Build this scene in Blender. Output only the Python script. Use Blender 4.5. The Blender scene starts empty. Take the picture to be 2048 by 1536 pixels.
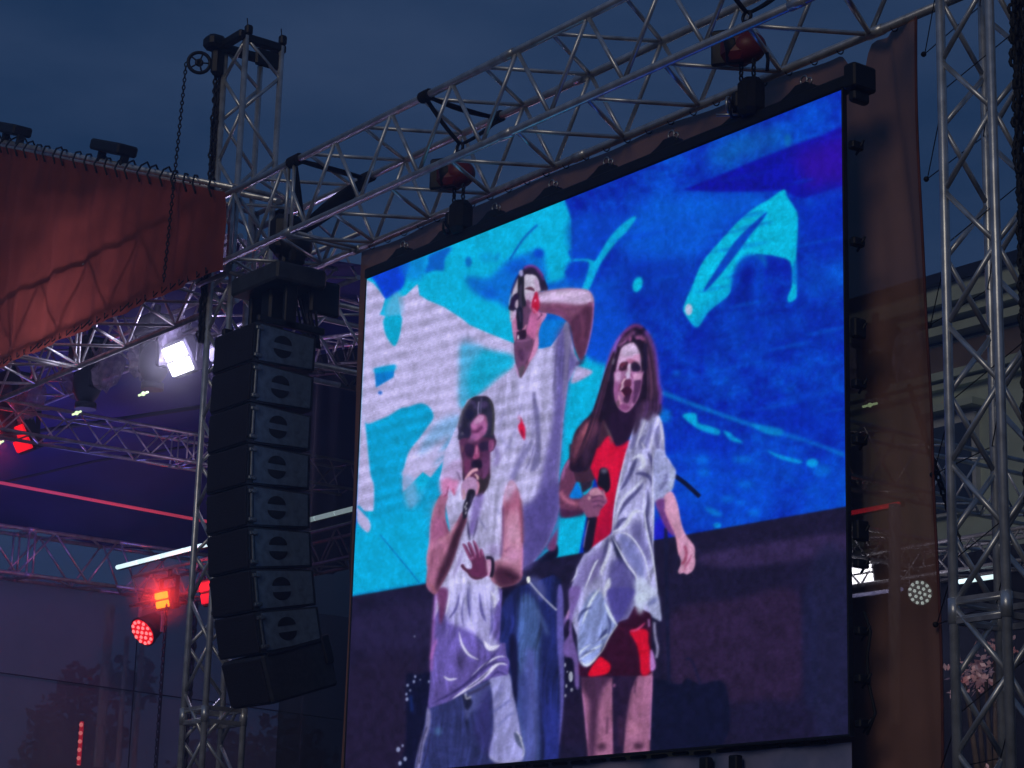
import bpy, math, random
import numpy as np
from mathutils import Vector, Matrix
random.seed(7)
S = bpy.context.scene
C = S.collection
# ================================================================ camera, sky, sun, exposure
CZ = 1.7                                                    # eye height above the square
RM = Matrix(((0.6032877837, 0.1833246289, 0.7761674630), (0.7970689800, -0.1714523666, -0.5790381051), (0.0269238027, 0.9679856231, -0.2495574932)))
cam = bpy.data.objects.new('camera', bpy.data.cameras.new('camera'))
C.objects.link(cam)
cam.matrix_world = Matrix.Translation((0, 0, CZ)) @ RM.to_4x4()
cam.data.lens = 77.952; cam.data.sensor_width = 36; cam.data.clip_start = .1; cam.data.clip_end = 3000
S.camera = cam
S.view_settings.view_transform = 'Standard'; S.view_settings.look = 'None'; S.view_settings.exposure = 0; S.view_settings.gamma = 1
try: S.render.engine = 'CYCLES'; S.cycles.max_bounces = 6; S.cycles.transparent_max_bounces = 12
except Exception: pass
W = bpy.data.worlds.new('World'); S.world = W; W.use_nodes = True
nt = W.node_tree; nt.nodes.clear()
def wn(t, **k):
    n = nt.nodes.new(t)
    for a, b in k.items(): setattr(n, a, b)
    return n
wo = wn('ShaderNodeOutputWorld'); bg = wn('ShaderNodeBackground'); tc = wn('ShaderNodeTexCoord')
mp = wn('ShaderNodeMapping'); mp.inputs['Scale'].default_value = (2.6, 2.6, 8.0)
nz = wn('ShaderNodeTexNoise'); nz.inputs['Scale'].default_value = 1.6; nz.inputs['Detail'].default_value = 5; nz.inputs['Roughness'].default_value = .55
rp = wn('ShaderNodeValToRGB'); rp.color_ramp.elements[0].position = .36; rp.color_ramp.elements[1].position = .68
rp.color_ramp.elements[0].color = (.0105, .0330, .0880, 1); rp.color_ramp.elements[1].color = (.0300, .0580, .1280, 1)
sky = wn('ShaderNodeTexSky', sky_type='NISHITA'); sky.sun_disc = False; sky.sun_elevation = math.radians(1.0); sky.sun_rotation = math.radians(180)
sep = wn('ShaderNodeSeparateXYZ'); zr = wn('ShaderNodeMapRange'); zr.inputs[1].default_value = -.05; zr.inputs[2].default_value = .28; zr.inputs[3].default_value = .62; zr.inputs[4].default_value = 1
mul = wn('ShaderNodeVectorMath', operation='SCALE'); add = wn('ShaderNodeVectorMath', operation='MULTIPLY_ADD'); add.inputs[1].default_value = (.003, .003, .003)
nt.links.new(tc.outputs['Generated'], mp.inputs[0]); nt.links.new(mp.outputs[0], nz.inputs['Vector']); nt.links.new(nz.outputs[0], rp.inputs[0])
nt.links.new(tc.outputs['Generated'], sep.inputs[0]); nt.links.new(sep.outputs[2], zr.inputs[0])
nt.links.new(rp.outputs[0], mul.inputs[0]); nt.links.new(zr.outputs[0], mul.inputs['Scale'])
nt.links.new(sky.outputs[0], add.inputs[0]); nt.links.new(mul.outputs[0], add.inputs[2])
nt.links.new(add.outputs[0], bg.inputs[0]); bg.inputs[1].default_value = 1.0; nt.links.new(bg.outputs[0], wo.inputs[0])
sl = bpy.data.lights.new('sun', 'SUN'); sl.energy = .36; sl.angle = math.radians(22); sl.color = (1, .86, .70)
so = bpy.data.objects.new('sun', sl); C.objects.link(so)
so.rotation_euler = Vector((-.40, .82, -.40)).to_track_quat('-Z', 'Y').to_euler()   # last glow and street light from behind the audience

# ================================================================ helpers
def lab(o, label=None, cat=None, group=None, kind=None):
    if label: o['label'] = label
    if cat: o['category'] = cat
    if group: o['group'] = group
    if kind: o['kind'] = kind
    return o
def mat(name, col, rough=.6, metal=0., nscale=0., namt=.25, bump=0., transl=0., transp=0., emit=None, estr=1., alt=None, spec=None, stretch=None):
    m = bpy.data.materials.new(name); m.use_nodes = True; t = m.node_tree; b = t.nodes['Principled BSDF']
    b.inputs['Roughness'].default_value = rough; b.inputs['Metallic'].default_value = metal
    b.inputs['Base Color'].default_value = (*col, 1)
    if spec is not None: b.inputs['Specular IOR Level'].default_value = spec
    colsock = None
    if nscale:
        tx = t.nodes.new('ShaderNodeTexCoord'); n = t.nodes.new('ShaderNodeTexNoise'); n.inputs['Scale'].default_value = nscale; n.inputs['Detail'].default_value = 6
        if stretch:
            q = t.nodes.new('ShaderNodeMapping'); q.inputs['Scale'].default_value = stretch
            t.links.new(tx.outputs['Object'], q.inputs[0]); t.links.new(q.outputs[0], n.inputs['Vector'])
        else: t.links.new(tx.outputs['Object'], n.inputs['Vector'])
        r = t.nodes.new('ShaderNodeValToRGB'); r.color_ramp.elements[0].position = .32; r.color_ramp.elements[1].position = .68
        c2 = alt if alt else tuple(min(1, c*(1+namt)) for c in col)
        r.color_ramp.elements[0].color = (*[c*(1-namt) for c in col], 1); r.color_ramp.elements[1].color = (*c2, 1)
        t.links.new(n.outputs[0], r.inputs[0]); t.links.new(r.outputs[0], b.inputs['Base Color']); colsock = r.outputs[0]
        if bump:
            bp = t.nodes.new('ShaderNodeBump'); bp.inputs['Strength'].default_value = bump; bp.inputs['Distance'].default_value = .02
            t.links.new(n.outputs[0], bp.inputs['Height']); t.links.new(bp.outputs[0], b.inputs['Normal'])
    out = t.nodes['Material Output']; sh = b.outputs[0]
    if transl:
        tr = t.nodes.new('ShaderNodeBsdfTranslucent'); tr.inputs[0].default_value = (*col, 1)
        if colsock: t.links.new(colsock, tr.inputs[0])
        mx = t.nodes.new('ShaderNodeMixShader'); mx.inputs[0].default_value = transl
        t.links.new(sh, mx.inputs[1]); t.links.new(tr.outputs[0], mx.inputs[2]); sh = mx.outputs[0]
    if transp:
        tr = t.nodes.new('ShaderNodeBsdfTransparent'); mx = t.nodes.new('ShaderNodeMixShader'); mx.inputs[0].default_value = transp
        t.links.new(sh, mx.inputs[1]); t.links.new(tr.outputs[0], mx.inputs[2]); sh = mx.outputs[0]
    t.links.new(sh, out.inputs[0])
    if emit: b.inputs['Emission Color'].default_value = (*emit, 1); b.inputs['Emission Strength'].default_value = estr
    return m
class MB:
    def __init__(s): s.v = []; s.f = []; s.sm = []
    def _add(s, vs, fs, sm):
        o = len(s.v); s.v += [tuple(q) for q in vs]; s.f += [tuple(i+o for i in q) for q in fs]; s.sm += sm if isinstance(sm, list) else [sm]*len(fs)
        return s
    def tube(s, p, q, r, n=10, r2=None, cap=True):
        p = Vector(p); q = Vector(q); d = q-p
        if d.length < 1e-6: return s
        a = d.normalized(); u = a.orthogonal().normalized(); w = a.cross(u); r2 = r if r2 is None else r2
        vs = []
        for c, rr in ((p, r), (q, r2)):
            for i in range(n):
                t = 2*math.pi*i/n; vs.append(c+u*math.cos(t)*rr+w*math.sin(t)*rr)
        fs = [(i, (i+1) % n, n+(i+1) % n, n+i) for i in range(n)]; sm = [True]*n
        if cap: fs += [tuple(range(n-1, -1, -1)), tuple(range(n, 2*n))]; sm += [False, False]
        return s._add(vs, fs, sm)
    def path(s, pts, r, n=6):
        pts = [Vector(p) for p in pts]; vs = []; k = len(pts); u = None
        for i, p in enumerate(pts):
            a = (pts[min(i+1, k-1)]-pts[max(i-1, 0)]).normalized()
            u = a.orthogonal().normalized() if u is None else (u-a*u.dot(a)).normalized()
            w = a.cross(u)
            for j in range(n):
                t = 2*math.pi*j/n; vs.append(p+(u*math.cos(t)+w*math.sin(t))*r)
        fs = [(i*n+j, i*n+(j+1) % n, (i+1)*n+(j+1) % n, (i+1)*n+j) for i in range(k-1) for j in range(n)]
        fs += [tuple(range(n-1, -1, -1)), tuple(range((k-1)*n, k*n))]
        return s._add(vs, fs, True)
    def box(s, c, d, M=None, bev=0.):
        c = Vector(c); x, y, z = d[0]/2, d[1]/2, d[2]/2
        if bev <= 0:
            vs = [Vector((sx*x, sy*y, sz*z)) for sz in (-1, 1) for sx, sy in ((-1, -1), (1, -1), (1, 1), (-1, 1))]
            fs = [(3, 2, 1, 0), (4, 5, 6, 7), (0, 1, 5, 4), (1, 2, 6, 5), (2, 3, 7, 6), (3, 0, 4, 7)]
        else:
            b = min(bev, x*.9, y*.9, z*.9); ring = lambda k, zz: [Vector((sx*(x-(k if i else b)), sy*(y-(b if i else k)), zz)) for sx, sy, i in ((-1, -1, 1), (-1, -1, 0), (1, -1, 0), (1, -1, 1), (1, 1, 1), (1, 1, 0), (-1, 1, 0), (-1, 1, 1))]
            def rg(ins, zz):
                X, Yy = x-ins, y-ins; return [Vector(q) for q in ((-X, -Yy+b, zz), (-X+b, -Yy, zz), (X-b, -Yy, zz), (X, -Yy+b, zz), (X, Yy-b, zz), (X-b, Yy, zz), (-X+b, Yy, zz), (-X, Yy-b, zz))]
            vs = rg(b*.6, -z)+rg(0, -z+b)+rg(0, z-b)+rg(b*.6, z); fs = [tuple(range(7, -1, -1)), tuple(range(24, 32))]
            fs += [(k*8+i, k*8+(i+1) % 8, (k+1)*8+(i+1) % 8, (k+1)*8+i) for k in range(3) for i in range(8)]
        if M is not None: vs = [M @ v for v in vs]
        return s._add([c+v for v in vs], fs, False)
    def prism(s, poly, a, b, ax=0):
        """poly: 2-D outline; extruded from a to b along axis ax (0=x 1=y 2=z)"""
        n = len(poly); vs = []
        for e in (a, b):
            for p in poly:
                q = [p[0], p[1]]; q.insert(ax, e); vs.append(Vector(q))
        return s._add(vs, [tuple(range(n-1, -1, -1)), tuple(range(n, 2*n))]+[(i, (i+1) % n, n+(i+1) % n, n+i) for i in range(n)], False)
    def torus(s, c, R, r, M=None, n=14, k=6, a0=0., a1=2*math.pi, sx=1., sz=1.):
        c = Vector(c); full = abs(a1-a0-2*math.pi) < 1e-3; m = n if full else n+1; vs = []
        for i in range(m):
            t = a0+(a1-a0)*i/n; e = Vector((math.cos(t)*sx, 0, math.sin(t)*sz))
            for j in range(k):
                f = 2*math.pi*j/k; v = e*R+e.normalized()*math.cos(f)*r+Vector((0, math.sin(f)*r, 0)); vs.append(c+(M @ v if M else v))
        fs = [(i*k+j, ((i+1) % m)*k+j, ((i+1) % m)*k+(j+1) % k, i*k+(j+1) % k) for i in range(n) for j in range(k)]
        return s._add(vs, fs, True)
    def ball(s, c, r, M=None, n=12, k=8, sq=(1, 1, 1), jit=0.):
        c = Vector(c); vs = []
        for i in range(k+1):
            for j in range(n):
                a = math.pi*i/k; b = 2*math.pi*j/n; g = 1+random.uniform(-jit, jit)
                v = Vector((math.sin(a)*math.cos(b)*sq[0], math.sin(a)*math.sin(b)*sq[1], math.cos(a)*sq[2]))*r*g; vs.append(c+(M @ v if M else v))
        return s._add(vs, [(i*n+j, (i+1)*n+j, (i+1)*n+(j+1) % n, i*n+(j+1) % n) for i in range(k) for j in range(n)], jit == 0)
    def quad(s, *p): return s._add([Vector(q) for q in p], [tuple(range(len(p)))], False)
    def grid(s, fn, nu, nv):
        return s._add([fn(i/nu, j/nv) for j in range(nv+1) for i in range(nu+1)], [(j*(nu+1)+i, j*(nu+1)+i+1, (j+1)*(nu+1)+i+1, (j+1)*(nu+1)+i) for j in range(nv) for i in range(nu)], True)
    def build(s, name, m, parent=None, up=True):
        me = bpy.data.meshes.new(name); off = CZ if up else 0
        pv = Vector((0, 0, 0))
        if parent is not None: pv = parent_world(parent)
        me.from_pydata([(v[0]-pv.x, v[1]-pv.y, v[2]+off-pv.z) for v in s.v], [], s.f)
        me.polygons.foreach_set('use_smooth', s.sm); me.materials.append(m); me.update()
        o = bpy.data.objects.new(name, me); C.objects.link(o)
        if parent is not None: o.parent = parent
        return o
def parent_world(p):
    v = Vector(p.location)
    while p.parent is not None: p = p.parent; v += Vector(p.location)
    return v
def thing(name, loc, label, cat, group=None):
    o = bpy.data.objects.new(name, None); C.objects.link(o); o.location = (loc[0], loc[1], loc[2]+CZ); o.empty_display_size = .2
    return lab(o, label, cat, group)
def copy_thing(src, d, label=None):
    n = src.copy(); C.objects.link(n); n.location = Vector(src.location)+Vector(d)
    if label: n['label'] = label
    for ch in list(src.children):
        c = ch.copy(); C.objects.link(c); c.parent = n
        for g in list(ch.children):
            e = g.copy(); C.objects.link(e); e.parent = c
    return n
def lamp(kind, loc, col, e, r=.1, to=None, spot=None):
    l = bpy.data.lights.new('lamp_light', kind); l.energy = e; l.color = col
    if kind in ('POINT', 'SPOT'): l.shadow_soft_size = r
    if spot: l.spot_size = spot; l.spot_blend = .5
    o = bpy.data.objects.new('lamp_light', l); o.location = (loc[0], loc[1], loc[2]+CZ); C.objects.link(o)
    if to is not None: o.rotation_euler = (Vector(to)-Vector(loc)).to_track_quat('-Z', 'Y').to_euler()
    return o
ALU = mat('brushed aluminium', (.66, .68, .68), .34, .65, 9, .25, .1)
ALUD = mat('dull aluminium', (.34, .34, .36), .5, .3, 12, .3, .1)
STEEL = mat('galvanised steel', (.5, .5, .48), .35, .9, 20, .2)
BLK = mat('black painted steel', (.007, .007, .009), .55, 0, 15, .4)
BLKF = mat('black webbing', (.010, .010, .013), .9, 0, 30, .4)
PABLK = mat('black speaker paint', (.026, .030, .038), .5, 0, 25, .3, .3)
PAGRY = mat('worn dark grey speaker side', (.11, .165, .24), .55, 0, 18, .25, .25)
GRIL = mat('speaker grille cloth', (.014, .012, .020), .8, 0, 60, .4, .3)
REDM = mat('red hoist paint', (.17, .014, .018), .45, 0, 10, .3)
ORG = mat('orange tarpaulin', (.34, .070, .048), .75, 0, 2.2, .22, .0, transl=.42)
ORGD = mat('orange tarpaulin webbing', (.16, .045, .035), .8, 0, 8, .3)
SCR = mat('brown mesh scrim', (.30, .15, .11), .85, 0, 1.3, .25, 0, transp=.12)
BLUET = mat('dark blue tarpaulin', (.035, .035, .22), .6, 0, 1.5, .2, 0, transl=.3)
NET = mat('grey wind net', (.24, .24, .25), .9, 0, 1.2, .15, 0, transp=.40)
WIRE = mat('black cable', (.012, .012, .014), .7)
PLAST = mat('clear rain cover', (.6, .56, .66), .10, 0, 14, .4, 1., transp=.55)
# ================================================================ ground
g = MB(); g.quad((-400, -400, -CZ), (400, -400, -CZ), (400, 400, -CZ), (-400, 400, -CZ))
lab(g.build('ground', mat('paving asphalt', (.045, .045, .05), .85, 0, .8, .3)), kind='structure')
GRASS = mat('dry grass bank', (.050, .060, .020), .95, 0, .35, .5, alt=(.11, .115, .035))
g = MB()
def bankf(u, v):
    x = -150+125*u; y = 22+80*v; k = math.sin(min(1, max(0, (u*1.15)))*math.pi)
    return Vector((x, y, -1.66+9.2*(math.sin(v*math.pi)**.8)*max(0, 1-abs(u-.45)*1.9)+.5*math.sin(x*.31+y*.2)))
g.grid(bankf, 40, 24); lab(g.build('hill', GRASS), kind='structure')

# ================================================================ trusses and towers
def lattice(t, face_pts, r, m, name='brace', lim=100):
    for k, (p, q) in enumerate(face_pts[:lim]):
        mb = MB(); mb.tube(p, q, r, 8); mb.build(name, m, t)
def truss(name, label, cat, o, ex, ey, ez, L, w, h, r=.025, rb=.0125, pitch=.82, ph=0., faces=(0, 1, 2, 3), joints=(), group=None, m=None, mb_=None, alt=()):
    o = Vector(o); ex = Vector(ex); ey = Vector(ey); ez = Vector(ez); m = m or ALU
    t = thing(name, o+ex*(L/2), label, cat, group); c = lambda i, j, s: o+ex*s+ey*(w*i)+ez*(h*j)
    for i, j in ((0, 0), (1, 0), (1, 1), (0, 1)):
        k = MB(); k.tube(c(i, j, 0), c(i, j, L), r, 14)
        for s in joints:
            k.tube(c(i, j, s-.07), c(i, j, s+.07), r*1.22, 14)
        k.build('chord', m, t)
    fc = [((0, 0), (0, 1)), ((0, 0), (1, 0)), ((1, 0), (1, 1)), ((0, 1), (1, 1))]; n = 0
    for f in faces:
        a, b = fc[f]; s = -ph; up = 1 if f != 1 else 0
        while s < L:
            s2 = s+pitch/2; p = b if up else a; q = a if up else b; s_ = max(s, 0.02); e_ = min(s2, L-.02)
            if s_ < L and e_ > 0 and e_-s_ > .08 and n < 96:
                P = c(*p, s_); Q = c(*q, e_)
                if s < 0: P = P.lerp(Q, 0)
                k = MB(); k.tube(P, Q, rb, 8); k.build('brace', mb_ or m, t); n += 1
            s = s2; up = 1-up
    for s in joints:
        for f in faces:
            a, b = fc[f]
            for d in (-.045, .045):
                if n < 100: k = MB(); k.tube(c(*a, s+d), c(*b, s+d), rb, 8); k.build('brace', mb_ or m, t); n += 1
    return t, c
X, Y, Z = (1, 0, 0), (0, 1, 0), (0, 0, 1)
main, _ = truss('roof_truss', 'long aluminium box truss carrying the big screen between the two towers', 'truss', (-17.14, 9.02, 5.80), X, Y, Z, 11.0, .69, .62, .030, .0165, .82, -.03-.05, joints=(1.86, 4.90, 7.92))
front, _ = truss('stage_front_truss', 'front truss of the stage under the orange gable, lit from below', 'truss', (-30.2, 9.02, 5.80), X, Y, Z, 12.9, .69, .62, .029, .0155, 1.02, 0, faces=(0, 1, 2), joints=(9.6,), m=ALU)
def tower(name, label, x, y, w, z0, z1, ph, joints, back=True):
    t, c = truss(name, label, 'truss tower', (x, y, z0), Z, X, Y, z1-z0, w, w, .0275, .0165, .80, ph, joints=joints, group='aluminium lifting towers')
    for s in joints:                                                       # end plates of the bolted sections
        k = MB()
        for d in (-.055, .055):
            for a, b in (((0, 0), (1, 0)), ((1, 0), (1, 1)), ((1, 1), (0, 1)), ((0, 1), (0, 0))):
                p = c(*a, s+d); q = c(*b, s+d); k.box((p+q)/2, (w if abs((q-p).x) > .01 else .03, w if abs((q-p).y) > .01 else .03, .035))
        k.build('section_plate', ALUD, t)
    return t
tl = tower('tower_truss', 'left lattice tower with a hoist head, beside the hanging speakers', -16.83, 9.17, .372, -1.66, 8.0, .25, (3.55,))
tr = tower('tower_truss', 'right lattice tower at the edge of the picture beside the brown scrim', -8.19, 9.17, .372, -1.66, 8.8, .42, (3.55,))
def sleeve(x0, x1, y0, y1, z0, z1, label):
    t = thing('sleeve_block', ((x0+x1)/2, (y0+y1)/2, z0), label, 'sleeve block', 'sleeve blocks on the towers')
    for x in (x0, x1):
        for y in (y0, y1):
            k = MB(); k.tube((x, y, z0), (x, y, z1), .026, 12); k.build('corner_tube', ALU, t)
            for z in (z0+.12, z1-.12):
                q = MB(); sx = .05 if x == x0 else -.05; sy = .05 if y == y0 else -.05
                q.tube((x+sx-.05, y+sy, z), (x+sx+.05, y+sy, z), .028, 12); q.build('guide_roller', BLK, t)
    for z in (z0, z1):
        for a, b in (((x0, y0), (x1, y0)), ((x1, y0), (x1, y1)), ((x1, y1), (x0, y1)), ((x0, y1), (x0, y0))):
            k = MB(); k.tube((*a, z), (*b, z), .022, 10); k.build('frame_bar', ALUD, t)
sleeve(-16.90, -16.37, 9.08, 9.64, 5.72, 6.52, 'square sleeve block clamping the truss to the left tower')
sleeve(-8.27, -7.74, 9.08, 9.64, 5.72, 6.52, 'square sleeve block clamping the truss to the right tower')
# hoist head on the left tower
t = thing('hoist_head', (-16.64, 9.35, 8.0), 'black hoist head with a pulley wheel on top of the left tower', 'hoist head')
k = MB(); k.box((-16.80, 9.32, 7.98), (.07, .46, .08), bev=.015); k.box((-16.47, 9.36, 7.98), (.07, .42, .08), bev=.015); k.box((-16.63, 9.12, 8.0), (.40, .07, .08), bev=.015); k.box((-16.63, 9.56, 7.98), (.38, .06, .08), bev=.015); k.build('head_frame', BLK, t)
k = MB(); k.box((-16.84, 9.06, 8.02), (.18, .18, .12), bev=.03); k.box((-16.84, 9.10, 7.84), (.09, .12, .26), bev=.03); k.build('bracket', BLK, t)
MY = Matrix.Rotation(math.radians(62), 3, 'Z')
k = MB(); k.torus((-16.93, 8.96, 7.83), .10, .017, MY, 22, 8); k.torus((-16.93, 8.96, 7.83), .025, .016, MY, 12, 6)
for i in range(5):
    a = 2*math.pi*i/5; k.tube(Vector((-16.93, 8.96, 7.83)), Vector((-16.93, 8.96, 7.83))+MY@Vector((math.cos(a)*.095, 0, math.sin(a)*.095)), .008, 6)
k.build('pulley_wheel', BLK, t)
for x, y in ((-16.46, 9.19), (-16.46, 9.55), (-16.83, 9.55)):
    k = MB(); k.box((x, y, 8.06), (.065, .065, .09), bev=.012); k.tube((x-.02, y, 8.10), (x-.04, y, 8.19), .005, 6); k.build('corner_post', BLK, t)
k = MB(); k.box((-16.47, 9.42, 7.84), (.04, .28, .16), bev=.02); k.build('drive_plate', BLK, t)

def chain_mb(p, q, link=.06, r=.008, n2=1, spread=0., wob=0.):
    p = Vector(p); q = Vector(q); d = (q-p); n = max(2, int(d.length/(link*.74))); a = d.normalized()
    R0 = Vector((0, 0, 1)).rotation_difference(a).to_matrix(); k = MB()
    for s in range(n2):
        off = Vector((math.cos(s*2.1+.4), math.sin(s*2.1+.4), 0))*spread
        for i in range(n):
            c = p.lerp(q, (i+.5)/n)+off+Vector((random.uniform(-wob, wob), random.uniform(-wob, wob), 0))
            M = R0 @ Matrix.Rotation(math.radians(90*(i % 2)+25*s), 3, 'Z')
            k.torus(c, link*.36, r, M, 8, 4, sx=.7, sz=1.25)
    return k
def chain(label, p, q, cat='chain', group=None, **kw):
    o = chain_mb(p, q, **kw).build('chain', WIRE); return lab(o, label, cat, group)
chain('thick bundled black chain running down the outer side of the left tower', (-16.875, 9.135, 7.78), (-16.875, 9.135, 5.2), link=.06, r=.012, n2=4, spread=.022, wob=.010)
chain('thin black chain hanging from the pulley wheel left of the tower', (-17.03, 8.88, 7.84), (-17.10, 8.84, 5.75), link=.05, r=.007)
chain('thick black chain in a mesh sleeve at the far right edge of the picture', (-7.70, 9.28, 8.6), (-7.70, 9.28, -1.2), link=.062, r=.012, n2=6, spread=.034, wob=.012)
chain('slack black chain swinging down behind the brown scrim', (-9.35, 10.1, 3.55), (-8.95, 10.1, 2.45), link=.07, r=.010)

# ================================================================ LED screen
import math
# ---------------------------------------------------------------- picture shown on the LED screen
PX0, PY0, PW, PH = 676, 166, 1050, 1410
CR = dict(A=(950,500,5.12), B=(840,770,6.4), C=(840,950,5.12), D=(1110,640,5.12), E=(1100,900,5.12),
          F=(1100,1180,5.12), G=(820,1180,4.315), h=(690,450,3.84), i=(690,800,3.413), j=(1080,180,2.953),
          k=(1280,650,3.414), l=(680,1150,3.978), m=(1280,1050,3.161), p=(0,0,1.0), fa=(1224,672,13.22), fb=(1224,744,9.917), fc=(912,790,10.578), fd=(912,880,7.933), fe=(1014,530,10.578), ff=(1014,620,6.8))
cv = np.zeros((PH, PW, 3), np.float32)
nrng = np.random.default_rng(5)
def vnoise(sx, sy, seed=None):
    gh, gw = int(PH/sy)+3, int(PW/sx)+3
    g = nrng.random((gh, gw)).astype(np.float32)
    ys = np.arange(PH)/sy; xs = np.arange(PW)/sx
    yi = ys.astype(int); xi = xs.astype(int); fy = (ys-yi)[:, None]; fx = (xs-xi)[None, :]
    fy = fy*fy*(3-2*fy); fx = fx*fx*(3-2*fx)
    a = g[np.ix_(yi, xi)]; b = g[np.ix_(yi, xi+1)]; c = g[np.ix_(yi+1, xi)]; d = g[np.ix_(yi+1, xi+1)]
    return (a*(1-fx)+b*fx)*(1-fy)+(c*(1-fx)+d*fx)*fy
def blur(m, s):
    if s < .3: return m
    r = int(3*s)+1; k = np.exp(-.5*(np.arange(-r, r+1)/s)**2); k /= k.sum()
    m = np.pad(m, r, mode='edge')
    t = sum(k[i]*m[i:m.shape[0]-2*r+i, :] for i in range(2*r+1))
    return sum(k[i]*t[:, i:t.shape[1]-2*r+i] for i in range(2*r+1))
def to(c, pts):
    ox, oy, s = CR[c]
    return [(x/s+ox-PX0, y/s+oy-PY0) for x, y in pts]
def smooth(p, closed=True):
    out = []; n = len(p)
    rg = range(n) if closed else range(n-1)
    for i in rg:
        if closed: a, b, c, d = (np.array(p[(i+j) % n]) for j in (-1, 0, 1, 2))
        else: a, b, c, d = (np.array(p[min(max(i+j, 0), n-1)]) for j in (-1, 0, 1, 2))
        for t in (0, .25, .5, .75):
            out.append(tuple(.5*(2*b+(c-a)*t+(2*a-5*b+4*c-d)*t*t+(3*b-a-3*c+d)*t**3)))
    if not closed: out.append(p[-1])
    return out
def comp(m, x0, y0, col, al, tex):
    h, w = m.shape; R = cv[y0:y0+h, x0:x0+w]; a = (m*al)[..., None]
    c = np.array(col, np.float32)
    if tex is not None: c = c[None, None, :]*(1+tex[y0:y0+h, x0:x0+w, None])
    R[:] = R*(1-a)+c*a
def poly(c, pts, col, b=.8, al=1., sm=True, tex=None):
    if 2 <= b < 12: b *= .72
    P = to(c, pts)
    if sm: P = smooth(P)
    P = np.array(P); pad = int(3*b)+3
    x0 = max(int(P[:, 0].min())-pad, 0); x1 = min(int(P[:, 0].max())+pad, PW)
    y0 = max(int(P[:, 1].min())-pad, 0); y1 = min(int(P[:, 1].max())+pad, PH)
    if x1 <= x0 or y1 <= y0: return
    m = np.zeros((y1-y0, (x1-x0)), np.float32); X = np.arange(x0, x1)+.5
    n = len(P)
    for yy in range(y0, y1):
        acc = np.zeros(x1-x0, np.float32)
        for sub in (.25, .75):
            y = yy+sub; xs = []
            a = P; q = np.roll(P, -1, 0)
            hit = (a[:, 1] <= y) != (q[:, 1] <= y)
            if not hit.any(): continue
            ah, qh = a[hit], q[hit]
            xs = np.sort(ah[:, 0]+(y-ah[:, 1])/(qh[:, 1]-ah[:, 1])*(qh[:, 0]-ah[:, 0]))
            for u, v in zip(xs[::2], xs[1::2]):
                acc += np.clip(np.minimum(X+.5, v)-np.maximum(X-.5, u), 0, 1)*.5
        m[yy-y0] = acc
    comp(blur(np.clip(m, 0, 1), b), x0, y0, col, al, tex)
def line(c, pts, w, col, b=.7, al=1., taper=False):
    P = np.array(smooth([tuple(q) for q in pts], False)) if len(pts) > 2 else np.array(pts, float)
    d = np.gradient(P, axis=0); d /= np.linalg.norm(d, axis=1)[:, None]+1e-9
    nn = np.stack([-d[:, 1], d[:, 0]], 1)*w/2
    if taper: nn *= np.sin(np.linspace(.12, np.pi-.12, len(P)))[:, None]
    poly(c, [tuple(q) for q in np.concatenate([P+nn, (P-nn)[::-1]])], col, b, al, False)
def ell(c, x, y, rx, ry, col, b=.8, al=1., rot=0.):
    t = np.linspace(0, 2*np.pi, 24, endpoint=False); cc, s = np.cos(rot), np.sin(rot)
    poly(c, [(x+rx*np.cos(q)*cc-ry*np.sin(q)*s, y+rx*np.cos(q)*s+ry*np.sin(q)*cc) for q in t], col, b, al, False)
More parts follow.
